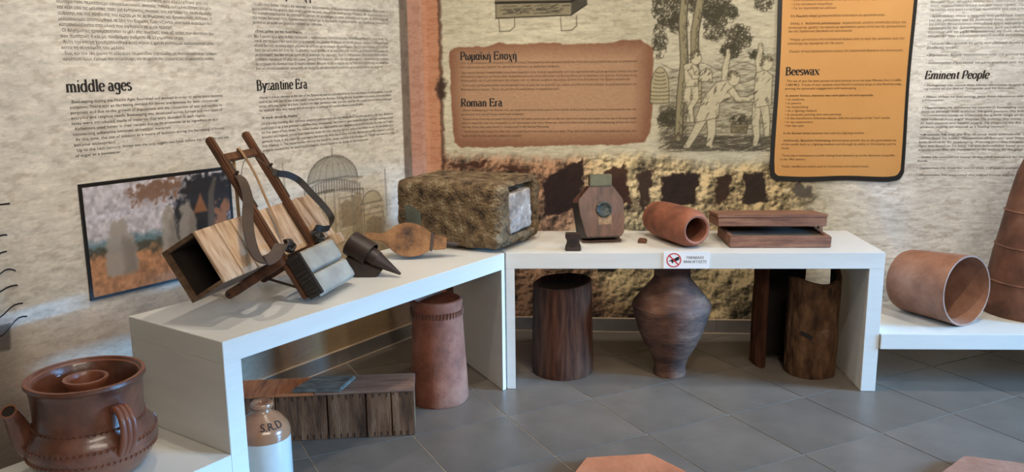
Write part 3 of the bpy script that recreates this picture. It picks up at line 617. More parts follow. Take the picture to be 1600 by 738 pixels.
block(''' Η μελισσοκομία κατά τον Μεσαίωνα άνθισε και εξελίχθηκε για να|.98
εξυπηρετήσει περισσότερο επαγγελματικούς σκοπούς. Υπήρξε αυξημένη ζήτηση για μέλι
και κερί από τις μέλισσες τόσο για εμπορικούς σκοπούς όσο και λόγω της πληθυσμιακής
αύξησης και της σύνδεσης του κεριού με τις καθημερινές και θρησκευτικές ανάγκες. Η
μελισσοκομία αναπτύχθηκε σε όλη την Ευρώπη. Εμφανίζονται νέοι τύποι κυψελών που
κατασκευάζονται από υλικά που αφθονούν σε κάθε περιοχή.|.71
 Οι Αλχημιστές χρησιμοποίησαν το μέλι στις συνταγές τους εξ' αιτίας των ιδιοτήτων του,|1.01
σαν συστατικό ή και ως συνδέσμου ανάμεσα σε αλχημιστικά υλικά.|.78
 Αυτή την εποχή χρησιμοποιήθηκε κατά κόρον η χρήση καπνού ως κατευναστικό μέσο
κατά τη συγκομιδή του μελιού.|.38
 Έως και τον 16ο αιώνα το μέλι ήταν το μοναδικό ζαχαρώδες μη παρασκευασμένο τρόφιμο,|1.02
αργότερα όμως έχουμε την ανακάλυψη και τη χρήση της ζάχαρης ως γλυκαντικής ουσίας.''', 'l', -1.972, -1.33, 1.748, 1.526, M_soft, wall_left)
block(''' Beekeeping during the Middle Ages flourished and evolved in order to serve more business|1.01
purposes. There was an increasing demand for honey and beeswax for both commercial|.97
purposes and due to the growth of populations and the connection of wax and candles to
everyday and religious needs. Beekeeping was developed across Europe and new types of
hives were introduced, made of materials that were abundant in each region.|.87
 Alchemists used honey in their recipes due to its properties as an ingredient or as a|.96
connecting substance between alchemical materials.|.62
 At this time, the use of tobacco as a means of sedation during the harvesting of honey|1.0
became widespread.|.25
 Up to the 16th century, honey was the only sugary raw food, before the discovery and use|1.03
of sugar as a sweetener.|.28''', 'l', -1.966, -1.312, 1.373, 1.177, M_soft, wall_left)
block(''' Το μέλι είναι βασικό στοιχείο στη διατροφή των Βυζαντινών και το θεωρούν κύρια πηγή υδατανθράκων. Εξακολουθεί να
χρησιμοποιείται στο φαγητό τους αλλά η χρήση του είναι μειωμένη σε σχέση με τους Ρωμαίους. Με τη μελισσοκομία αυτή
την περίοδο ασχολούνται περισσότερο οι μοναχοί στα μοναστήρια, οι οποίοι χρησιμοποιούν το μέλι ως βασικό μέσο της
την ετήσια διατροφή τους. Χρησιμοποιείται ακόμα για τη δημιουργία διαφόρων ποτών, για παράδειγμα οινόμελο και
φυσικά ως φάρμακο για διάφορες παθήσεις και ασθένειες.|.47''', 'l', -1.122, -.265, 1.757, 1.681, M_soft, wall_left)
para([('«Ένας μύθος για την Αγία Σοφία»', -1.114, 1.643, .265, True)], 'l', M_ink, wall_left)
block('''Μία Κυριακή πρωί μετά τη Θεία Λειτουργία, ο Αυτοκράτορας Ιουστινιανός πήρε το αντίδωρο του αλλά αυτό έπεσε, του
έπεσε στο πάτωμα. Πριν προλάβει να το σηκώσει, μία μέλισσα το σήκωσε και πέταξε μακριά. Αμέσως, ο Αυτοκράτορας
έδωσε διαταγή σε όσους είχαν μελίσσια να ψάξουν για το κομμάτι του αντίδωρου. Έψαχνε και ο πρωτομάστορας της
δικά του μελίσσια και τι να δει. Οι μέλισσες είχαν φτιάξει με το κερί μέσα στην κυψέλη μία Εκκλησία πανέμορφη και
μεγαλόπρεπη, που δεν υπήρχε όμοιά της σ' ολόκληρη την οικουμένη. Όλες οι λεπτομέρειες, ήταν τέλεια στην εντέλεια.
Εντύπωση προκάλεσε ότι μέχρι και η Αγία Τράπεζα ήταν έτοιμη και πάνω της είχε φέρει εκείνη η μέλισσα και είχε αποθέσει
το αντίδωρο του Αυτοκράτορα. Ο πρωτομάστορας θαύμασε το τέλειο σχέδιο της της πήγε να το δείξει στον Αυτοκράτορα
Εκείνος εντυπωσιασμένος αποφάσισε ότι θα έχτιζε μία μεγαλόπρεπη εκκλησία με το σχέδιο αυτής της κυψέλης.|.95''', 'l', -1.122, -.275, 1.621, 1.482, M_soft, wall_left)
block(''' Honey is a basic element in the diet of the Byzantines and it is considered to be the main source of carbohydrates. It is still
used in the diet, but its use is decreased compared to the Romans. During this era, beekeepers are mainly monks in monas-
teries, who use honey as a basic medium for their alimentary diet. It is also used for the production of various beverages
for example wine with honey and of course as a medicine for various diseases and ailments.|.76''', 'l', -1.12, -.262, 1.356, 1.299, M_soft, wall_left)
para([('"A myth about St. Sophia"', -1.115, 1.266, .218, True)], 'l', M_ink, wall_left)
block('''On a Sunday morning after the mass, emperor Justinian took the holy bread. But it accidentally fell on the floor. Before he
could pick it up, a bee grabbed it and flew away. Immediately, the emperor gave orders to those who had beehives to look
for that piece of holy bread. The master builder also searched his own beehives only to find out that the bees had made a
beautiful and majestic church from beeswax inside the hive, one that did not exist in the whole world. All the details were
perfectly made. It was especially impressive that even the Altar was in place and that the bee had put the emperor's piece of
holy bread on it. The master builder admired the wonderful design and took it to the emperor. Totally impressed by it, the
emperor decided that he would build a majestic church based on the design of this honeycomb.|.78''', 'l', -1.116, -.255, 1.241, 1.121, M_soft, wall_left)
heading('Ρωμαϊκή Εποχή', 'b', .203, 1.519, .309, M_ink, wall_back, .042)
heading('Roman Era', 'b', .201, 1.27, .229, M_ink, wall_back, .041)
block(''' Για τη μελισσοκομία στη Ρωμαϊκή εποχή αντλούμε πληροφορίες από ορισμένα έργα της Λατινικής γραμματείας που μας γνωστοποιούν
ότι η παραγωγή και η χρήση του μελιού συνεχίστηκαν με αμείωτους ρυθμούς.|.565''', 'b', .203, 1.154, 1.497, 1.475, M_inkb, wall_back)
block(''' Δεν έχουν ακόμα ανακαλυφθεί ρωμαϊκές κυψέλες στην Ιταλική χερσόνησο, κάτι που οφείλεται στη χρήση φυσικών υλικών για την
κατασκευή κυψελών, τα οποία είναι βιοδιασπώμενα και είναι αδύνατον να διατηρηθούν με το πέρασμα του χρόνου. Αντλούμε όμως
πληροφορίες για τη μελισσοκομία της εποχής από τις πήλινες κυψέλες που έχουν βρεθεί στην Ελλάδα και την Ιβηρική χερσόνησο.|.963''', 'b', .203, 1.154, 1.445, 1.403, M_inkb, wall_back)
block(''' Οι Ρωμαίοι χρησιμοποιούσαν στη διατροφή τους το μέλι και τα φαγητά τους είχαν γλυκόξινη γεύση. Επίσης, το χρησιμοποιούσαν για
θεραπευτικούς λόγους. Τέλος, το μέλι στη Ρωμαϊκή εποχή το φορολογούσαν.|.565''', 'b', .203, 1.154, 1.377, 1.355, M_inkb, wall_back)
block(''' About beekeeping in the Roman era, we draw information from some of the works of the Latin Literature, which communicate that the
production and use of honey continued unabated.|.36''', 'b', .203, 1.153, 1.244, 1.222, M_inkb, wall_back)
block(''' Roman hives have not yet been discovered on the Italian peninsula, due to the fact that hive making was based on the use of biodegradable
natural materials that are impossible to be maintained over time. However, we draw information about the beekeeping of that era from
the clay hives that were found in Greece and in the Iberian Peninsula.|.507''', 'b', .203, 1.153, 1.196, 1.153, M_inkb, wall_back)
block(''' The Romans used honey for their diet and their foods had a sweet and sour taste. They also used it for therapeutic purposes. Finally, the
honey in the Roman era was subject to taxation.|.35''', 'b', .203, 1.153, 1.128, 1.105, M_inkb, wall_back)
heading('Eminent People', 'b', 2.634, 1.395, .322, M_ink, wall_back, .041, slant=.16)
EX = 3.30
def it(txt, z0, z1, bold=None):
    L_ = txt.split('\n'); out = []
    for i, t in enumerate(L_):
        z = z0 + (z1 - z0) * (i / max(1, len(L_) - 1)); f_ = 1.0
        if '|' in t: t, f_ = t.split('|'); f_ = float(f_)
        wd = (EX - 2.632) * f_
        if i == 0 and bold:
            bw_ = len(bold) * .0088; out += [(bold, 2.634, z, bw_, True, .2), (t, 2.638 + bw_, z, wd - bw_ - .006, False, .2)]
        else: out.append((t, 2.632, z, wd, False, .2))
    return para(out, 'b', M_soft, wall_back)
it('θεωρεί πως το μέλι, λόγω των ιδιοτήτων του μπορεί να βοηθήσει\nτους αρρώστους αλλά και και τους υγιείς. Προτείνει το μελίκρατο\nσυνιστά την επάλειψη με πρόπολη για την επούλωση των πληγών', 1.777, 1.738)
it('Ήταν ο πρώτος που μελέτησε επιστημονικά τις μέλισσες\nγια τις μέλισσες και τη βιολογία τους προέρχονται από τα έργα του\nτα οποία θεωρούνται σπουδαία έργα και υπήρξαν σταθμός για την\nλειτουργία τις δραστηριότητες των μελισσών και στα κοινωνικά\nπίστευε ότι το μέλι παρατείνει τη ζωή. Ακόμα, παρομοίαζε με\nσημασία του μελισσιού στην καλή ποιότητα του μελιού, ενώ', 1.706, 1.607, '• Αριστοτέλης:')
it('Θεωρούσε το μέλι την ιδανική ουσία για τη θεραπεία της\nβλαβερές τροφές.|.24', 1.569, 1.549, '• Γαληνός:')
it('Έζησε περισσότερο από 110 χρόνια και απέδιδε τη μακρο', 1.511, 1.511, '• Δημόκριτος:'); it('Πρότεινε το μέλι κυρίως για τις φλεγμονές που', 1.471, 1.471, '• Διοσκουρίδης:')
it('He claims that honey eliminates fatigue after intense agility\ningredient of the diet of Pythagoras and his followers.|.68', 1.357, 1.34, '• Pythagoras:')
it('When he was young, bees from Hymettus were filling his mouth\nphilosopher.|.17', 1.298, 1.281, '• Plato:')
it('He combined his interest in beekeeping with medicine, having\nbees as partner with arthritis. He gave patients the following advice. He\nrecommended honey as treatment for a wide range of diseases. He used it\nwho suffered from angry diseases. He believes that honey, due to its proper\nby both patients and healthy people. He proposes the fine Greek honey and\npropolis coating on wounds as a healing method.|.64', 1.242, 1.142, '• Hippocrates:')
it('He was the first to study bees scientifically. The majority of\ncomes from his books "Generation of Animals" and "History of Animals"\nbeen landmarks for beekeeping. Aristotle describes the activities of the bees\nAges was based on his texts. He also believed that honey prolongs life. Additi\nscience, underlines the importance of the beehive for the good quality of honey', 1.102, 1.022, '• Aristotle:')
it('He considered honey as the ideal substance for the treatment of\nfoods.|.08', .983, .963, '• Galen:'); it('He lived for more than 110 years and attributed his long', .925, .925, '• Democritus:'); it('He suggested the use of honey mainly for inflammation', .888, .888, '• Dioscorides:')
# wavy hand-drawn strokes at the picture's left edge
for x0, z0, x1, z1, dz in ((-2.36, 1.042, -2.213, 1.04, .0), (-2.36, .905, -2.235, .933, .006), (-2.36, .84, -2.243, .876, .004), (-2.37, .80, -2.222, .803, .01), (-2.37, .728, -2.222, .75, .004), (-2.38, .63, -2.212, .682, .008), (-2.38, .56, -2.203, .632, .012)):
    P = [(x0 + (x1 - x0) * t / 12, z0 + (z1 - z0) * t / 12 + dz * math.sin(t * .8)) for t in range(13)]; fr = frame('l', .002)
    mb = MB()
    for (a, b), (c, d) in zip(P[:-1], P[1:]): mb.add([fr(a, b - .003), fr(c, d - .003), fr(c, d + .003), fr(a, b + .003)], [(0, 1, 2, 3)])
    mb.build('printed_stroke', M_black, wall_left)

# ------------------------------------------------------------------ amber panel
def wobble(x0, x1, z0, z1, r, amp, n=26):
    pts = []
    def seg(a, b, k):
        for i in range(k):
            t = i / k; nx, nz = (b[1] - a[1]), -(b[0] - a[0]); q = math.hypot(nx, nz); d = amp * math.sin(t * 9 + a[0] * 3)
            pts.append((a[0] + (b[0] - a[0]) * t + nx / q * d, a[1] + (b[1] - a[1]) * t + nz / q * d))
    seg((x0 + r, z0), (x1 - r, z0), n); pts.extend(ell(x1 - r, z0 + r, r, r, 5, -math.pi / 2, 0)[1:-1])
    seg((x1, z0 + r), (x1, z1 - r), n); pts.extend(ell(x1 - r, z1 - r, r, r, 5, 0, math.pi / 2)[1:-1])
    seg((x1 - r, z1), (x0 + r, z1), n); pts.extend(ell(x0 + r, z1 - r, r, r, 5, math.pi / 2, math.pi)[1:-1])
    seg((x0, z1 - r), (x0, z0 + r), n); pts.extend(ell(x0 + r, z0 + r, r, r, 5, math.pi, 1.5 * math.pi)[1:-1]); return pts
MW = Matrix(((BD.x, BN.x, 0, K.x), (BD.y, BN.y, 0, K.y), (0, 0, 1, 0), (0, 0, 0, 1)))
bp = thing('information_panel', 'amber orange wall panel with thick black border about beeswax', 'wall panel')
MB().prism(wobble(1.872, 2.562, .862, 2.30, .045, .004), .003, .013, 'y').build('border', M_black, bp, M=MW)
MB().prism(wobble(1.892, 2.543, .888, 2.278, .035, .003), .0132, .0155, 'y').build('panel_face', M_amber, bp, M=MW)
heading('Beeswax', 'b', 1.924, 1.422, .172, M_ink, bp, .041, off=.0165)
def bx(lines):
    out = []
    for t, x, z, wd, *r in lines: out.append((t, x, z, wd, *(r or [False])))
    return para(out, 'b', M_inkb, bp, off=.0165)
bx([('• Στην κατασκευή μυροπωλικών αγαλμάτων, τεχνική του "χαμένου κεριού"', 1.935, 1.797, .52), ('• Στην κατασκευή παιχνιδιών', 1.938, 1.776, .205), ('• Για την περιποίηση των μαλλιών', 1.938, 1.756, .225)])
bx([('Στη', 1.934, 1.717, .022), ('Ρωμαϊκή εποχή', 1.962, 1.717, .105, True), ('χρησιμοποιήθηκε κατά κόρον ως φωτιστικό μέσο.', 2.073, 1.717, .335)])
bx([('Επίσης, η', 1.936, 1.679, .062), ('Βυζαντινή μελισσοκομία', 2.012, 1.679, .175, True), ('παρουσίασε μεγάλη ανάπτυξη λόγω της', 2.198, 1.679, .318), ('γενικευμένης χρήσης του κεριού ως φωτιστικού μέσου αλλά και της χρησιμότητας', 1.926, 1.659, .59), ('του στη Χριστιανική θρησκεία και τελετουργία.', 1.926, 1.64, .325)])
bx([('Υπήρχε μονοπώλιο στη κατασκευή κεριών από το κερί της μέλισσας έως την', 1.936, 1.598, .578), ('ανακάλυψη της παραφίνης τον 19ο αιώνα.', 1.926, 1.578, .285)])
bx([('Σήμερα, το κερί χρησιμοποιείται κυρίως στη Χριστιανική θρησκεία και τελετουργία.', 1.936, 1.538, .575)])
bx([('The use of wax has been proven to exist already since the', 1.932, 1.386, .395), ('Late Minoan Era I (1.600-', 2.332, 1.386, .184, True), ('1.450 BC).', 1.926, 1.366, .075, True), ('Traces of wax residues were found in pottery lamps in the Mochlos area,', 2.008, 1.366, .508), ('proving the systematic engagement with beekeeping.', 1.926, 1.347, .365)])
bx([('In ancient Greece, beeswax was used quite a lot and especially:', 1.93, 1.31, .45, True)] + [('• ' + t, 1.932, 1.29 - i * .0197, wd) for i, (t, wd) in enumerate((('In medicine', .095), ('In jewelry', .082), ('In shipbuilding', .118), ('As a lighting medium', .162), ('In encaustic painting (hot wax painting)', .29), ('In the manufacture of bronze statues, with the technique of the "lost" candle', .54), ('In toy construction', .145), ('For hair care', .10)))])
bx([('In the', 1.928, 1.113, .04), ('Roman times', 1.973, 1.113, .095, True), ('beeswax was used as a lighting medium.', 2.073, 1.113, .275)])
bx([('Additionally,', 1.93, 1.074, .085), ('Byzantine beekeeping', 2.02, 1.074, .155, True), ('showed great growth due to the generalized use', 2.18, 1.074, .332), ('of the candle both as a lighting medium and through its utility in Christianity and its', 1.92, 1.054, .592), ('rituals.', 1.92, 1.034, .045)])
bx([('There was a monopoly in candle making from beeswax up to the discovery of paraffin', 1.927, .994, .583), ('in the 19th century.', 1.918, .974, .135)]); bx([('Today, candles are mainly used in Christianity and related rituals.', 1.927, .936, .455)])

# ------------------------------------------------------------------ picture on the left wall: plain generic landscape
ML = Matrix(((LD.x, LN.x, 0, K.x), (LD.y, LN.y, 0, K.y), (0, 0, 1, 0), (0, 0, 0, 1)))
pic = thing('picture_print', 'landscape picture with thin black border on the parchment wall behind the carrying frame', 'picture')
MB().box((-1.970, .002, .632), (-1.303, .009, 1.077)).build('border', M_black, pic, M=ML)
C = Canvas(-1.958, -1.315, .643, 1.066, .004); X, Z = C.X, C.Z; h, w = X.shape; a_ = fbm(h, w, 12, 18, 5); b_ = fbm(h, w, 24, 36, 4); J_ = (a_, b_, .10)
C.im[:] = (186, 184, 196); C.mix(sstep(.86 + .04 * (a_ - .5) - Z, -.01, .02), (112, 138, 152)); C.mix(sstep(.83 + .05 * (b_ - .5) - Z, -.01, .02), (74, 74, 66))
C.mix(sstep(.80 + .08 * (a_ - .5) - .05 * sstep(X, -1.7, -1.4) - Z, -.01, .03), (176, 130, 98)); C.im *= (.75 + .5 * b_)[..., None]
C.poly([(-1.66, .84), (-1.60, .96), (-1.48, 1.06), (-1.32, 1.07), (-1.31, .86), (-1.45, .80)], (38, 40, 46), .92, .03, J_); C.poly([(-1.80, 1.01), (-1.70, 1.06), (-1.54, 1.07), (-1.56, 1.0), (-1.70, .97)], (112, 80, 62), .8, .03, J_)
C.poly([(-1.44, .78), (-1.42, .98), (-1.39, 1.04), (-1.375, 1.04), (-1.395, .96), (-1.40, .78)], (96, 90, 86), .9, .008); C.poly([(-1.50, .90), (-1.46, .98), (-1.43, .90)], (150, 104, 76), .9, .01); C.poly([(-1.39, .80), (-1.33, .80), (-1.32, .93), (-1.39, .92)], (170, 116, 84), .8, .02, J_)
for cx, cz, rx, rz in ((-1.83, .83, .065, .12), (-1.62, .86, .04, .11), (-1.53, .87, .045, .10)):    # plain grey boulders
    C.poly([(cx - rx, cz - rz), (cx - rx * .9, cz), (cx - rx * .4, cz + rz * .8), (cx + rx * .3, cz + rz * .85), (cx + rx * .9, cz + rz * .1), (cx + rx, cz - rz)], (156, 150, 146), .9, .015, (a_, b_, .04)); C.poly([(cx, cz - rz), (cx + rx * .9, cz - rz), (cx + rx * .8, cz), (cx + rx * .2, cz + rz * .3)], (120, 112, 106), .6, .02, (a_, b_, .04))
def place_pic(ix, iy):
    x = C.x0 + ix * C.res; z = C.z0 + iy * C.res; o = np.zeros((len(x), 3)); o[:, 0] = K.x + LD.x * x + LN.x * .0095; o[:, 1] = K.y + LD.y * x + LN.y * .0095; o[:, 2] = z; return o
grid_paint('printed_image', C.im, place_pic, P_pic, pic)

# ------------------------------------------------------------------ white benches and shelves
TOP = .654; TH = .074; DEP = .516
def bench(name, label, front0, d, n, length, mitre0, mitre1):
    """front0 .. along d; mitre = shift of the back corner along d at each end"""
    t = thing(name, label, 'display bench', (front0.x, front0.y, 0), math.atan2(d.y, d.x))
    MB().prism([(0, 0), (length, 0), (length + mitre1, DEP), (mitre0, DEP)], TOP - TH, TOP).build('top_board', M_white, t, bevel=.0015)
    lt = .066
    sk = lambda a: a / DEP
    for a, b, m0, m1 in ((0, lt, mitre0, mitre0), (length - lt, length, mitre1, mitre1)):
        if name and abs(m0) > .01: (a, b) = (a, a + lt * .6) if a == 0 else (b - lt * .38, b)
        MB().prism([(a, 0), (b, 0), (b + m1, DEP), (a + m0, DEP)], .001, TOP - TH).build('side_panel', M_white, t, bevel=.0015)
    return t
ang = math.acos(max(-1, min(1, -D1.dot(D2)))); mit = DEP / math.tan(ang / 2)
L1 = (J0 - B1).length; L2 = (C2 - J0).length
bench('display_bench', 'white display bench along the left wall carrying the carrying frame and bellows', B1, D1, N1, L1 - .004, 0, mit)
bench('display_bench', 'white display bench along the back wall with the do not touch sign', J0 + D2 * .004, D2, N2, L2, -mit, 0)
ls = thing('low_shelf', 'low white shelf holding the spouted clay pot', 'shelf', (B1.x, B1.y, 0), math.atan2(D1.y, D1.x))
MB().box((-1.5, -.004, .205), (-.002, DEP, .277)).build('shelf_board', M_white, ls, bevel=.0015); MB().box((-1.5, 0, .001), (-1.434, DEP, .205)).build('side_panel', M_white, ls, bevel=.0015)
rs = thing('low_shelf', 'low white shelf holding the lying clay cylinder hive', 'shelf', (C2.x, C2.y, 0), math.atan2(D2.y, D2.x))
MB().box((.010, -.006, .205), (1.6, DEP + .02, .277)).build('shelf_board', M_white, rs, bevel=.002); MB().box((1.53, 0, .001), (1.6, DEP, .205)).build('side_panel', M_white, rs, bevel=.0015)

# ------------------------------------------------------------------ hive box and carrying frame (local axes: u along box, r up the rails, n outward)
U = Vector((.2496, .9683, .0032)).normalized(); R_ = Vector((-.5074, .1280, .8522)); R_ = (R_ - U * R_.dot(U)).normalized(); NN = U.cross(R_)
O0 = Vector((-.932, 2.716, .812)); MC = Matrix(((U.x, R_.x, NN.x, O0.x), (U.y, R_.y, NN.y, O0.y), (U.z, R_.z, NN.z, O0.z), (0, 0, 0, 1)))
def posed(name, label, cat):
    o = bpy.data.objects.new(name, None); o.empty_display_size = .1; COL.objects.link(o); o.matrix_world = MC; o['label'] = label; o['category'] = cat; return o
hb = posed('wooden_hive_box', 'long pale plank box hive open at one end lying in the carrying frame', 'beehive')
x = 0
for u0, u1 in ((0, .108), (.111, .200), (.205, .415), (.419, .556), (.560, .715), (.719, .80)):
    MB().box((u0, 0, -.014), (u1, .193, random.uniform(-.0025, .0005)), .0010).build('plank', M_wood, hb, bevel=.002)
MB().box((0, .179, -.155), (.8, .193, -.015), .001).build('top_board', M_box_side, hb); MB().box((0, 0, -.155), (.8, .014, -.015), .001).build('bottom_board', M_box_side, hb)
MB().box((0, .0145, -.155), (.8, .1785, -.142), .001).build('back_board', M_box_side, hb); MB().box((.775, .0145, -.1415), (.79, .1785, -.0145)).build('end_board', M_wood, hb)
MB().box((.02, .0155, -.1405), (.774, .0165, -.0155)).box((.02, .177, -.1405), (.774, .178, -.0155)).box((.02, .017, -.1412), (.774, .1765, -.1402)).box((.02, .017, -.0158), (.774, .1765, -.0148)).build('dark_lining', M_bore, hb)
MB().box((.75, -.045, -.02), (.83, -.002, .012), .003).build('end_block', M_wood, hb, bevel=.002)
cf = posed('carrying_frame', 'dark wooden back-carrying frame with two rails, leather straps and canvas pads', 'carrying frame')
for u0, r0 in ((.322, -.178), (.560, -.165)):
    MB().box((u0, r0, .002), (u0 + .030, .50, .030), .001).build('rail', M_rail, cf, bevel=.006)
    MB().box((u0 + .031, .20, .006), (u0 + .041, .40, .028), .001).build('lath', M_leather, cf, bevel=.002)
    MB().tube([(u0 + .01, .335, .03), (u0 + .012, .34, .05)], .005, 8).build('peg', M_dark, cf)
MB().box((.352, .395, .006), (.560, .427, .026), .001).build('crossbar', M_rail, cf, bevel=.004)
for u0 in (.318, .560):
    prof = [(-.028, .03), (.005, .03), (.005, -.222)] + [(-.0115 + .0165 * math.cos(a), -.226 - .0165 * math.sin(a)) for a in (.4, .8, 1.2, 1.57, 1.95, 2.35, 2.75)] + [(-.028, -.222)]
    MB().prism([(a - .006, b) for a, b in prof], u0 - .034, u0 - .002, 'x').build('arm', M_rail, cf, bevel=.003)
    MB().tube([(u0 - .037, -.0175, -.224), (u0 + .002, -.0175, -.224)], .006, 10).build('peg', M_dark, cf)
    MB().tube([(u0 + .012, -.02, -.1), (u0 + .016, -.13, .01)], .005, 8).build('brace', M_dark, cf)
MB().box((.353, -.135, .004), (.559, -.115, .022), .001).build('lower_crossbar', M_rail, cf, bevel=.003)
MB().box((.354, -.178, .004), (.39, -.148, .03), .002).build('foot_block', M_rail, cf, bevel=.004)
def pillow(a, b, c, d, e, f):
    mb = MB(); n, m = 14, 10; vs = []
    for s in (1, -1):
        for i in range(n + 1):
            for j in range(m + 1):
                p, q = i / n * 2 - 1, j / m * 2 - 1; k = (1 - abs(p) ** 10) ** .5 * (1 - abs(q) ** 7) ** .5
                vs.append(((a + b) / 2 + p * (b - a) / 2, (c + d) / 2 + q * (d - c) / 2, (e + f) / 2 + s * (f - e) / 2 * (k * .9 + .1 * (abs(p) < .999 and abs(q) < .999)) + .002 * mnoise.noise((p * 3, q * 3, s))))
    W = m + 1; fs = []
    for s in range(2):
        o = s * (n + 1) * W; fs += [(o + i * W + j, o + (i + 1) * W + j, o + (i + 1) * W + j + 1, o + i * W + j + 1) for i in range(n) for j in range(m)]
    return mb.add(vs, fs)
pillow(.338, .612, -.1095, -.018, .036, .092).build('back_pad', M_canvas, cf, 50); pillow(.340, .622, -.197, -.1085, .036, .092).build('back_pad', M_canvas, cf, 50)
e = MB(); e.box((.318, -.192, .033), (.338, -.018, .089), .003)
for k in range(11): e.box((.313, -.186 + k * .015, .036), (.319, -.177 + k * .015, .084), .002)
e.build('pad_end_binding', M_leather_b, cf, bevel=.002)
s1 = smooth_path([(.338, .331, .034), (.332, .302, .045), (.293, .233, .05), (.22, .159, .05), (.164, .092, .055), (.128, .031, .065), (.142, .002, .075), (.199, .003, .08), (.261, .025, .075), (.318, .032, .055), (.335, .012, .045)])
MB().ribbon(s1, (1, -.55, .25), .042, .004).build('shoulder_strap', M_leather, cf, 40)
s2 = smooth_path([(.571, .313, .034), (.585, .296, .045), (.625, .278, .055), (.668, .24, .06), (.69, .173, .065), (.71, .108, .07), (.714, .055, .07), (.669, .024, .07), (.62, .026, .065), (.582, .042, .06), (.565, .034, .055), (.571, .006, .045)])
MB().ribbon(s2, (.45, .5, .8), .026, .004).build('shoulder_strap', M_leather_b, cf, 40)
s3 = smooth_path([(.465, .424, .010), (.452, .430, .032), (.458, .332, .03), (.45, .233, .02), (.431, .133, .016), (.405, .062, .02)])
MB().ribbon(s3, (1, 0, 0), .013, .003).build('centre_thong', M_tan, cf, 40)
MB().tube(smooth_path([(.352, .32, .035), (.40, .37, .05), (.46, .385, .055), (.52, .35, .05), (.572, .318, .036)]), .0016, 6).build('wire_loop', M_wire, cf)
for c0 in ((.355, .02, .05), (.575, .0, .045)):
    mb = MB()
    for k in range(7): p = [(c0[0] + random.uniform(-.02, .02), c0[1] + random.uniform(-.025, .025), c0[2] + random.uniform(-.01, .02)) for _ in range(4)]; mb.tube(smooth_path(p, 4), .006, 6)
    mb.build('strap_knot', M_leather_b, cf, 60)
MB().tube([(.425, .398, .0), (.335, .20, -.05)], .006, 8).build('prop_stick', M_tan, cf)

# ------------------------------------------------------------------ smoker with cone nozzle
def axis_matrix(a, b):
    a, b = Vector(a), Vector(b); z = (b - a).normalized(); x = z.cross(Vector((0, 0, 1))).normalized(); y = z.cross(x)
    return Matrix(((x.x, y.x, z.x, a.x), (x.y, y.y, z.y, a.y), (x.z, y.z, z.z, a.z), (0, 0, 0, 1))), (b - a).length
sm = thing('cone_smoker', 'small dark smoker with cone nozzle on wedge block, beside the canvas pads', 'smoker', (-.58, 3.40, TOP))
def sml(x, y, z): return (x + .58, y - 3.40, z - TOP)
M_, ln = axis_matrix(sml(-.660, 3.435, .788), sml(-.452, 3.375, .668))
MB().lathe([(0, 0), (.052, 0), (.054, .006), (.054, .10), (.05, .10), (.048, .03)], 32, M=M_).build('barrel', M_dark, sm, 40)
MB().lathe([(.04, .04), (.036, .06), (.034, .135), (.0, .137)], 28, M=M_).build('neck', M_dark, sm, 40)
MB().lathe([(.034, .13), (.030, .142), (.006, ln - .004), (.004, ln), (0, ln)], 24, M=M_).build('cone_nozzle', M_dark, sm, 40)
MB().prism([(-.10, .0), (.03, 0), (.055, .03), (-.09, .085)], -.02, .05, 'y').build('wedge_block', M_dark, sm, bevel=.004)

# ------------------------------------------------------------------ bellows
be = thing('hand_bellows', 'pear-shaped tan wooden hand bellows leaning against the stone hive', 'bellows', (-.455, 3.735, TOP), math.radians(4))
half = [(-.195, .016), (-.15, .016), (-.115, .019), (-.095, .032), (-.065, .058), (-.03, .074), (.01, .076), (.05, .066), (.08, .048), (.095, .04)]
out = [(x, z) for x, z in half] + [(x, -z) for x, z in reversed(half)]
MT = Matrix.Translation((0, 0, .082)) @ Matrix.Rotation(math.radians(7), 4, 'Y') @ Matrix.Rotation(math.radians(-10), 4, 'X')
MB().prism(out, -.036, -.026, 'y').build('front_board', M_bellow, be, bevel=.003, M=MT)
MB().prism([(x * .97, z * .96) for x, z in out], .012, .022, 'y').build('rear_board', M_bellow, be, bevel=.002, M=MT)
MB().prism([(x * .86 + .006, z * .9) for x, z in out[2:-2]], -.026, .012, 'y').build('leather_side', M_leather, be, M=MT)
MB().box((.092, -.038, -.042), (.106, .02, .042)).build('collar', M_leather, be, bevel=.004, M=MT)
MB().prism([(.106, -.036), (.165, -.026), (.165, .026), (.106, .036)], -.03, .014, 'y').build('nozzle_block', M_bellow, be, bevel=.004, M=MT)
MB().tube([(.16, -.008, 0), (.215, -.008, .0)], [.012, .009], 12).build('iron_nozzle', M_dark, be, M=MT)
MB().prism([(-.014, .09), (.052, .09), (.050, .195), (-.006, .232), (-.02, .225)], .03, .075, 'y').build('tin_funnel', M_tin, be, bevel=.004); MB().box((-.02, .035, .0), (.05, .07, .115)).build('funnel_base', M_terra_d, be, bevel=.005)

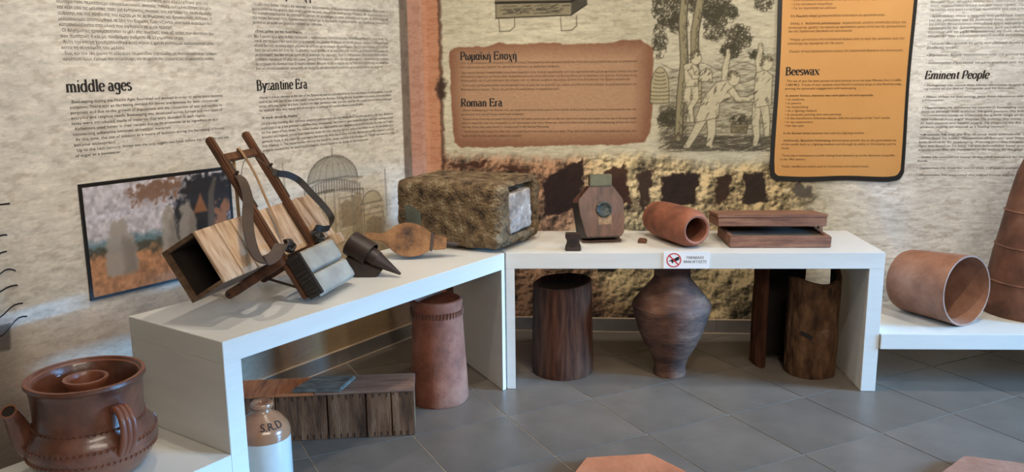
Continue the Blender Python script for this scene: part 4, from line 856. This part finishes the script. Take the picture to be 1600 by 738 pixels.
# ------------------------------------------------------------------ stone hive
def rough_block(dx, dy, dz, n, rad, amp, seed, dents=None):
    bm = bmesh.new(); bmesh.ops.create_cube(bm, size=1); bmesh.ops.subdivide_edges(bm, edges=bm.edges[:], cuts=n, use_grid_fill=True)
    hx, hy, hz = dx / 2, dy / 2, dz / 2
    for v in bm.verts:
        p = Vector((v.co.x * dx, v.co.y * dy, v.co.z * dz)); q = Vector((max(-hx + rad, min(hx - rad, p.x)), max(-hy + rad, min(hy - rad, p.y)), max(-hz + rad, min(hz - rad, p.z))))
        d = p - q; nrm = d.normalized() if d.length > 1e-6 else Vector((0, 0, 1))
        if d.length > 1e-6: p = q + nrm * rad
        s = (mnoise.fractal(p * 30 + Vector((seed, 0, 0)), .8, 2, 5) * amp * .8 - max(0, mnoise.noise(p * 38 + Vector((seed, 7, 0))) - .25) * amp * 2.2) + mnoise.noise(p * 5 + Vector((seed, 3, 0))) * amp * 1.4
        p = p + nrm * s
        if dents: p = dents(p, nrm)
        v.co = p
    me = bpy.data.meshes.new('rough'); bm.to_mesh(me); bm.free(); me.polygons.foreach_set('use_smooth', [True] * len(me.polygons)); return me
SR = math.atan2(.385, .2)                       # door face runs along this direction
st_ = thing('stone_hive', 'rough porous stone block hive with a whitish stone door set in its end', 'beehive', (-.205, 4.085, TOP), SR)
def dents(p, nrm):                              # opening in the -y end, x is along the door face
    if p.y < -.22:
        q = max(abs(p.x - .005) - .135, abs(p.z - .015) - .115)
        if q < 0: p = Vector((p.x, p.y + .055 * min(1, -q / .012), p.z))
    return p
me = rough_block(.425, .57, .305, 84, .045, .006, 3, dents); me.materials.append(M_stone); o = link(bpy.data.objects.new('stone_body', me), st_); o.location = (0, 0, .165)
me = rough_block(.215, .05, .19, 34, .014, .005, 9); me.materials.append(M_marble); o = link(bpy.data.objects.new('stone_door', me), st_); o.location = (.0, -.256, .172); o.rotation_euler = (0, math.radians(-3), 0)

# ------------------------------------------------------------------ fumigator with medallion
fu = thing('bellows_fumigator', 'upright reddish wooden bellows fumigator with dark round medallion', 'fumigator', (.425, 4.045, TOP), math.radians(5)); fu.scale = (1.04, 1.0, 1.03)
fo = [(-.075, .008), (.085, .008), (.098, .03), (.102, .10), (.099, .18), (.05, .248), (-.048, .248), (-.108, .18), (-.102, .12)]
TL = Matrix.Translation((0, -.05, .022)) @ Matrix.Rotation(math.radians(-14), 4, 'X')
MB().prism(fo, -.016, 0, 'y').build('front_board', M_mahog, fu, bevel=.003, M=TL)
MB().prism([(x, z * .98) for x, z in fo], .0, .012, 'y').build('rear_board', M_mahog, fu, bevel=.002, M=Matrix.Translation((-.012, .062, .012)) @ Matrix.Rotation(math.radians(4), 4, 'X'))
mb = MB(); lo = [(-.078, .004), (.08, .004), (.09, .17), (-.1, .17)]
A = [TL @ Vector((x, 0, z)) for x, z in lo]; B = [Vector((x * 1.12 - .012, .060, z + .004)) for x, z in lo]
mb.add(A + B, [(0, 1, 2, 3), (7, 6, 5, 4), (0, 4, 5, 1), (1, 5, 6, 2), (2, 6, 7, 3), (3, 7, 4, 0)]).build('leather_gusset', M_leather_b, fu)
MB().box((-.052, -.03, .245), (.048, .03, .30)).build('tin_cap', M_tin, fu, bevel=.003, M=Matrix.Translation((0, -.01, .015)) @ Matrix.Rotation(math.radians(-6), 4, 'X'))
MB().lathe([(0, .007), (.026, .007), (.03, .010), (.036, .009), (.038, 0)], 32, M=TL @ Matrix.Translation((.008, -.016, .135)) @ Matrix.Rotation(math.radians(90), 4, 'X')).build('medallion', M_medal, fu, 40)
MB().box((-.018, -.0175, .065), (.042, -.016, .108)).build('paper_label', M_paper, fu, M=TL)
MB().box((-.09, -.03, .0), (.095, .045, .012), .002).build('base_board', M_mahog, fu, bevel=.002)

# ------------------------------------------------------------------ small things on the back bench
cb = thing('small_block', 'small black waisted cube block at the foot of the fumigator', 'block', (.28, 3.862, TOP), math.radians(-4))
MB().prism([(-.036, 0), (.036, 0), (.036, .018), (.029, .024), (.029, .054), (.036, .06), (.036, .078), (-.036, .078), (-.036, .06), (-.029, .054), (-.029, .024), (-.036, .018)], -.032, .032, 'y').build('body', M_dark, cb, bevel=.003)
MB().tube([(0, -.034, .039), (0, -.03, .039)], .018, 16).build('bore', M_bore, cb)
o = MB().prism([(-.022, 0), (.016, 0), (.022, .01), (.016, .022), (-.016, .024), (-.022, .016)], -.011, .011, 'y').build('wood_chip', M_rail, None, bevel=.002); o.location = (.62, 3.995, TOP); o.rotation_euler = (0, 0, -.3); tag(o, 'tiny brown wooden chip between fumigator and clay tube', 'wood piece')
tb = thing('clay_tube', 'short lying terracotta tube with narrow round mouth', 'clay tube', (.785, 4.02, TOP))
M_, ln = axis_matrix((-.075, .175, .0915), (.058, -.175, .090))
MB().lathe([(0, .0), (.06, .0), (.078, .012), (.085, .05), (.0895, .16), (.0895, .30), (.087, .335), (.076, .350), (.072, .368), (.064, .374), (.056, .370), (.054, .33), (.07, .28), (.07, .03), (0, .03)], 44, M=M_, wob=.02).build('body', M_terra, tb, 45)
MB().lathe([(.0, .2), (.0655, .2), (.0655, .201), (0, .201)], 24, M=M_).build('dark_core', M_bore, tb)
fp = thing('wax_press', 'pair of reddish wooden frames, lid ajar over grey plate', 'wax press', (1.0, 3.862, TOP), math.atan2(-.0473, .9989))
def frame_box(par, x0, x1, y0, y1, z0, z1, M_=None, nm='side'):
    t = .024
    for a, b in (((x0, y0), (x1, y0 + t)), ((x0, y1 - t), (x1, y1)), ((x0, y0 + t), (x0 + t, y1 - t)), ((x1 - t, y0 + t), (x1, y1 - t))):
        MB().box((a[0], a[1], z0), (b[0], b[1], z1), .0015).build(nm, M_red_wood, par, bevel=.003, M=M_)
frame_box(fp, 0, .46, 0, .27, .001, .054, nm='tray_side'); MB().box((.02, .02, .004), (.44, .25, .046)).build('grey_plate', M_wax, fp, bevel=.003)
ML_ = Matrix.Translation((-.042, .075, .086)) @ Matrix.Rotation(math.radians(-5.0), 4, 'X')
frame_box(fp, 0, .50, 0, .24, .0, .042, ML_, 'lid_side'); MB().box((-.002, -.002, .0425), (.504, .245, .056), .001).build('lid_board', M_red_wood, fp, bevel=.002, M=ML_)
MB().box((.461, .20, .0), (.480, .235, .10)).build('hinge_post', M_red_wood, fp, bevel=.003, M=Matrix.Translation((0, .0, .001))); MB().box((0, .272, .001), (.03, .30, .06)).build('hinge_post', M_red_wood, fp, bevel=.003)
# do-not-touch sign
sg = thing('warning_sign', 'white do not touch sign with red circle on the bench front', 'sign', (.682, 3.7774, 0), math.atan2(D2.y, D2.x))
MB().box((0, -.0035, .582), (.205, -.001, .661)).build('plate', M_sign, sg)
mb = MB(); cx, cz = .046, .621
for k in range(32):
    a, b = 2 * math.pi * k / 32, 2 * math.pi * (k + 1) / 32; mb.add([(cx + r * math.cos(t), -.0042, cz + r * math.sin(t)) for r, t in ((.033, a), (.033, b), (.028, b), (.028, a))], [(0, 1, 2, 3)])
mb.add([(cx - .022, -.0043, cz + .018), (cx - .018, -.0043, cz + .022), (cx + .022, -.0043, cz - .018), (cx + .018, -.0043, cz - .022)], [(0, 1, 2, 3)]).build('prohibition_ring', M_red, sg)
hd = [(-.022, -.008), (-.012, -.004), (-.008, -.014), (-.003, -.014), (-.002, -.006), (.006, -.010), (.012, -.004), (.024, .002), (.024, .016), (.012, .014), (.004, .008), (-.006, .006), (-.02, -.003)]
MB().add([(cx + x, -.0039, cz + z) for x, z in hd], [tuple(range(len(hd)))]).build('hand_symbol', M_black, sg)
mb = MB()
for t, x, z, wd in (('ΠΑΡΑΚΑΛΩ', .103, .627, .076), ('ΜΗΝ ΑΓΓΙΖΕΤΕ', .090, .608, .102)):
    co, fs = text_mesh(t, True); k = wd / co[:, 0].max(); mb.add([(x + a * k, -.0042, z + b * .0165) for a, b, _ in co], fs)
mb.build('sign_lettering', M_ink, sg)

# ------------------------------------------------------------------ under the long bench
tc = thing('clay_cylinder_hive', 'tall upright terracotta cylinder with notched band under the left bench', 'clay hive', (-.338, 3.70, 0))
MB().lathe([(0, .001), (.125, .001), (.131, .012), (.128, .10), (.122, .22), (.114, .36), (.110, .44), (.113, .462), (.112, .475), (.102, .478), (.100, .46), (.104, .3), (.112, .05), (0, .03)], 48, wob=.03, seed=4).build('body', M_terra, tc, 50)
mb = MB()
for k in range(46):
    a = 2 * math.pi * k / 46; c_, s_ = math.cos(a), math.sin(a); mb.tube([(.1135 * c_, .1135 * s_, .405), (.1165 * math.cos(a + .03), .1165 * math.sin(a + .03), .432)], .0035, 5)
mb.build('notched_band', M_terra_d, tc)
cr = thing('plank_chest', 'long old plank hive chest lying on the floor under the left bench', 'wooden chest', (-1.14, 3.243, 0), math.atan2(.048, .533))
xs = [.0, .09, .18, .385, .54, .643, .735]
for a, b in zip(xs[:-1], xs[1:]): MB().box((a + .002, 0, .002), (b - .002, .016, .192), .001).build('plank', M_plank, cr, bevel=.002)
for a, b in zip(xs[:-1], xs[1:]): MB().box((a + .002, .154, .002), (b - .002, .17, .192), .001).build('plank', M_plank, cr)
MB().box((0, .0165, .002), (.016, .1535, .192)).build('end_board', M_plank, cr); MB().box((.719, .0165, .002), (.735, .1535, .192)).build('end_board', M_plank, cr)
MB().box((-.002, -.004, .1925), (.335, .176, .206), .001).build('lid_plank', M_wood_o, cr, bevel=.002); MB().box((.337, -.004, .1925), (.738, .176, .206), .001).build('lid_plank', M_plank_top, cr, bevel=.002)
mb = MB()
for k in range(26): x = .03 + k * .027; mb.box((x, -.0015, .172 + .008 * (k % 2)), (x + .004, .0, .19)); mb.box((x, -.0015, .006), (x + .004, .0, .024))
o = mb.build('nail_stains', M_bore, cr); o['kind'] = 'stuff'
o = MB().prism([(-.12, -.07), (.075, -.085), (.125, .06), (-.05, .075)], 0, .016).build('grey_board', M_slab, None, bevel=.004); o.location = (-.78, 3.345, .207); o.rotation_euler = (0, 0, .1); tag(o, 'loose grey weathered board lying on the plank chest', 'board')
jg = thing('stoneware_flagon', 'cream and brown stoneware flagon lettered S.R.D beside the bench leg', 'flagon', (-.858, 2.755, 0), math.radians(-15))
MB().lathe([(0, .001), (.086, .001), (.09, .01), (.09, .262)], 48).build('body', M_stonew, jg, 50)
MB().lathe([(.0903, .258), (.0903, .278), (.084, .298), (.060, .328), (.036, .343), (.030, .350), (.030, .358), (.038, .362), (.040, .370), (.036, .378), (.022, .379), (.017, .374), (.016, .34), (0, .34)], 48).build('shoulder', M_stonew_b, jg, 50)
mb = MB(); co, fs = text_mesh('S.R.D', True); wn = co[:, 0].max()
for_ = []
for a, b, _ in co:
    t = (a / wn - .5) * 1.05 - .62; f_ = b * .032; r = .0815 - f_ * .78; for_.append((r * math.cos(t), r * math.sin(t), .298 + (.084 - r) * 1.25 + .0022))
mb.add(for_, fs).build('stamped_lettering', M_ink, jg)

# ------------------------------------------------------------------ under the back bench
lg = thing('log_hive', 'hollow upright log hive with slanted top rim, beside the amphora', 'log hive', (.243, 4.052, 0))
mb = MB(); n = 56; vs = []; rows = [(.147, .001, 0), (.1505, .02, 0), (.149, .12, 0), (.146, .25, 0), (.143, .38, 0), (.141, .455, 1), (.132, .458, 1), (.130, .40, 0), (.132, .05, 0), (0, .03, 0)]
for r, z, e_ in rows:
    for i in range(n):
        a = 2 * math.pi * i / n; k = 1 + .022 * mnoise.noise((math.cos(a) * 2.2, math.sin(a) * 2.2, z * 2)) + .006 * mnoise.noise((math.cos(a) * 14, math.sin(a) * 14, z * 2)); vs.append((r * k * math.cos(a), r * k * math.sin(a), z + e_ * (.012 * math.cos(a - .5) + .006 * mnoise.noise((math.cos(a) * 2, math.sin(a) * 2, 5)))))
mb.add(vs, [(j * n + i, j * n + (i + 1) % n, (j + 1) * n + (i + 1) % n, (j + 1) * n + i) for j in range(len(rows) - 1) for i in range(n)]).build('log_wall', M_log, lg, 45)
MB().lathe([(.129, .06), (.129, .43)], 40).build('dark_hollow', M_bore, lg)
am = thing('clay_amphora', 'large brown clay amphora with narrow foot under the back bench', 'amphora', (.765, 3.995, 0))
MB().lathe([(0, .001), (.078, .001), (.08, .012), (.074, .04), (.088, .09), (.118, .14), (.150, .21), (.172, .28), (.186, .332), (.189, .350), (.183, .366), (.160, .396), (.124, .440), (.094, .476), (.087, .49), (.086, .52), (.092, .545), (.102, .555), (.102, .57), (.088, .572), (.074, .56), (.072, .5), (0, .48)], 56, wob=.012, seed=2).build('body', M_pithos, am, 50)
mb = MB()
for z, r in ((.353, .1885), (.268, .1685)): mb.lathe([(r - .006, z - .008), (r + .0002, z), (r - .006, z + .008)], 56)
mb.build('ridge', M_pithos, am, 60)
def shell(name, label, loc, rz, r, th, a0, a1, prof_top, mtl, dark):
    t = thing(name, label, 'log half', loc, rz); n, m = 60, 40; vs = []
    for lay in (0, 1):
        for i in range(n + 1):
            a = a0 + (a1 - a0) * i / n; ht = prof_top(i / n)
            for j in range(m + 1):
                z = .001 + (ht - .001) * j / m; rr = (r - th * lay) * (1 + .03 * mnoise.noise((math.cos(a) * 2, math.sin(a) * 2, z * 5 + loc[0])) + ((.03 * mnoise.noise((math.cos(a) * 7, math.sin(a) * 7, z * 11)) - .05 * max(0, .12 - abs(mnoise.noise((math.cos(a) * 3, math.sin(a) * 3, z * 7)))) * 4) if lay == 0 else 0)); vs.append((rr * math.cos(a), rr * math.sin(a), z))
    W = m + 1; N_ = (n + 1) * W; outer = [(i * W + j, (i + 1) * W + j, (i + 1) * W + j + 1, i * W + j + 1) for i in range(n) for j in range(m)]
    rim = [(i * W + m, (i + 1) * W + m, N_ + (i + 1) * W + m, N_ + i * W + m) for i in range(n)] + [(i * W, N_ + i * W, N_ + (i + 1) * W, (i + 1) * W) for i in range(n)] + [(j, j + 1, N_ + j + 1, N_ + j) for j in range(m)] + [(n * W + j, N_ + n * W + j, N_ + n * W + j + 1, n * W + j + 1) for j in range(m)]
    inner = [tuple(N_ + q for q in reversed(f)) for f in outer]
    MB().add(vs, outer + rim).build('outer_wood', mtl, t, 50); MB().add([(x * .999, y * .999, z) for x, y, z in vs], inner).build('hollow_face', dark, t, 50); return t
rd = math.radians
f1 = shell('split_log', 'bark-covered half log with a dark slit, beside the right bench leg', (1.452, 4.005, 0), 0, .122, .022, rd(165), rd(385), lambda t: .475 + .05 * max(0, (t - .8) / .2) + .01 * math.sin(t * 9), M_bark, M_bore)
MB().box((-.03, -.004, -.007), (.03, .004, .007)).build('slit', M_black, f1, M=Matrix.Translation((-.062, -.1085, .22)) @ Matrix.Rotation(rd(-28), 4, 'Z') @ Matrix.Rotation(rd(22), 4, 'Y'))
MB().lathe([(0, .004), (.03, .003), (.04, -.004)], 18, M=Matrix.Translation((.02, -.119, .215)) @ Matrix.Rotation(rd(95), 4, 'X')).build('scar_patch', M_rail, f1, 50)
shell('split_log', 'dark hollowed half log with a plank-like edge, behind the bark-covered half', (1.335, 4.135, 0), 0, .135, .024, rd(15), rd(222), lambda t: .56 - .03 * t, M_log, M_bore)

# ------------------------------------------------------------------ right shelf pottery
lc = thing('lying_clay_cylinder', 'wide pale terracotta cylinder hive lying on the right low shelf', 'clay hive', (2.0, 4.0, .277))
M_, ln = axis_matrix((-.054, .142, .1505), (.10, -.1613, .1675))
MB().lathe([(0, 0), (.12, .002), (.143, .012), (.150, .03), (.156, .12), (.161, .24), (.167, ln - .004), (.166, ln), (.158, ln), (.153, ln - .03), (.143, .05), (0, .04)], 52, M=M_, wob=.006).build('body', M_terra_l, lc, 45)
tp = thing('tall_clay_chimney', 'tall tapering reddish clay vessel with ringed ridges at the right end', 'clay vessel', (2.56, 4.06, .277))
MB().lathe([(0, .001), (.245, .001), (.248, .03), (.236, .05), (.222, .16), (.205, .29), (.196, .33), (.175, .46), (.16, .56), (.135, .68), (.10, .78), (.085, .80), (.07, .80), (.07, .74), (0, .7)], 52, wob=.012, seed=6).build('body', M_terra_d, tp, 50)
mb = MB()
for z, r in ((.16, .2235), (.33, .197), (.50, .1705)): mb.lathe([(r - .006, z - .010), (r + .005, z), (r - .006, z + .010)], 52, wob=.012, seed=6)
mb.build('ridge', M_terra_d, tp, 60)

# ------------------------------------------------------------------ spouted pot on the left shelf
pt = thing('spouted_pot', 'brown glazed clay pot with inner collar, spout and ribbed handle', 'clay pot', (-1.298, 2.474, .277), 0)
MB().lathe([(0, .001), (.115, .001), (.14, .015), (.172, .06), (.186, .10), (.184, .128), (.168, .155), (.156, .175), (.155, .22), (.158, .275), (.163, .295), (.170, .302), (.168, .312), (.156, .313), (.148, .300), (.140, .25), (.135, .20), (0, .19)], 60, wob=.01, seed=8).build('body', M_brown_clay, pt, 50)
MB().lathe([(.148, .303), (.160, .3145), (.168, .313)], 60, wob=.01, seed=8).build('rim', M_red_clay, pt, 50)
MB().lathe([(.060, .20), (.056, .26), (.060, .285), (.066, .294), (.064, .302), (.054, .302), (.048, .29), (.046, .21)], 40).build('inner_collar', M_red_clay, pt, 50)
mb = MB()
for z, r, nb in ((.175, .158, 60), (.128, .186, 70), (.085, .184, 70)):
    mb.lathe([(r - .006, z - .007), (r + .001, z), (r - .006, z + .007)], 60)
    for k in range(nb): a = 2 * math.pi * k / nb; mb.tube([(r * math.cos(a), r * math.sin(a), z - .004), ((r + .003) * math.cos(a + .02), (r + .003) * math.sin(a + .02), z + .004)], .0032, 4)
mb.build('rope_band', M_brown_clay, pt, 60)
def at_ang(a, r, z): return (r * math.cos(a), r * math.sin(a), z)
sa = rd(206)
tip = Vector(at_ang(rd(216), .206, .240)); look = Vector((.10, -.75, .55)).normalized()
pth = smooth_path([at_ang(sa, .14, .09), at_ang(sa, .172, .125), at_ang(rd(209), .188, .17), at_ang(rd(213), .198, .212), tip + look * .012], 5)
MB().tube(pth, [.043 - .022 * i / (len(pth) - 1) for i in range(len(pth))], 16, cap=False).build('spout', M_brown_clay, pt, 60)
d_ = (pth[-1] - pth[-2]).normalized(); MB().tube([pth[-1] - d_ * .02, pth[-1] + d_ * .0], [.016, .0185], 16).build('spout_bore', M_bore, pt)
MB().lathe([(.0185, -.004), (.0235, -.002), (.0235, .003), (.0185, .003)], 20, M=axis_matrix(pth[-1], pth[-1] + d_)[0]).build('spout_lip', M_red_clay, pt, 60)
ha = rd(-36); mb = MB()
for k in (-1, 0, 1):
    b = ha + k * .075; mb.tube(smooth_path([at_ang(b, .150, .235), at_ang(b, .185, .245), at_ang(b, .215, .215), at_ang(b, .214, .16), at_ang(b, .182, .105)], 6), .0105, 8)
mb.build('handle', M_red_clay, pt, 60)

# ------------------------------------------------------------------ hexagonal slabs on the floor
for (cx, cy, rot, m, lab) in ((.42, 2.83, 7, M_terra_o, 'orange hexagonal terracotta slab on the grey floor'), (1.742, 2.765, 40.5, M_terra_l, 'pinkish hexagonal terracotta slab at the lower right on the floor')):
    P = []
    for k in range(6):
        a0, a1 = rd(rot + 60 * k), rd(rot + 60 * k + 60)
        for t in (0, .2, .4, .6, .8):
            x = .25 * (math.cos(a0) * (1 - t) + math.cos(a1) * t); y = .25 * (math.sin(a0) * (1 - t) + math.sin(a1) * t); P.append((x + random.uniform(-.002, .002), y + random.uniform(-.002, .002)))
    o = MB().prism(P, .0005, .03).build('hexagonal_slab', m, None, bevel=.004); o.location = (cx, cy, 0); tag(o, lab, 'terracotta slab')

def nest(root, child, par):
    ps = [o for o in root.children if o.name.split('.')[0] == par]; cs = [o for o in root.children if o.name.split('.')[0] == child]
    for i, c in enumerate(cs): c.parent = ps[min(i * len(ps) // max(1, len(cs)), len(ps) - 1)]
for r_, c_, p_ in ((fu, 'medallion', 'front_board'), (fu, 'paper_label', 'front_board'), (pt, 'spout_bore', 'spout'), (pt, 'spout_lip', 'spout'), (pt, 'rope_band', 'body'), (pt, 'rim', 'body'), (tc, 'notched_band', 'body'), (am, 'ridge', 'body'), (tp, 'ridge', 'body'),
                   (jg, 'stamped_lettering', 'shoulder'), (sg, 'prohibition_ring', 'plate'), (sg, 'hand_symbol', 'plate'), (sg, 'sign_lettering', 'plate'), (bp, 'heading_lettering', 'panel_face'), (bp, 'paragraph_lettering', 'panel_face'),
                   (cf, 'lath', 'rail'), (cf, 'strap_knot', 'shoulder_strap'), (fp, 'lid_side', 'lid_board'), (be, 'funnel_base', 'tin_funnel'), (be, 'iron_nozzle', 'nozzle_block'), (cb, 'bore', 'body'), (lg, 'dark_hollow', 'log_wall'), (tb, 'dark_core', 'body')): nest(r_, c_, p_)
bpy.data.objects.remove(TXT_O); bpy.data.curves.remove(TXT)
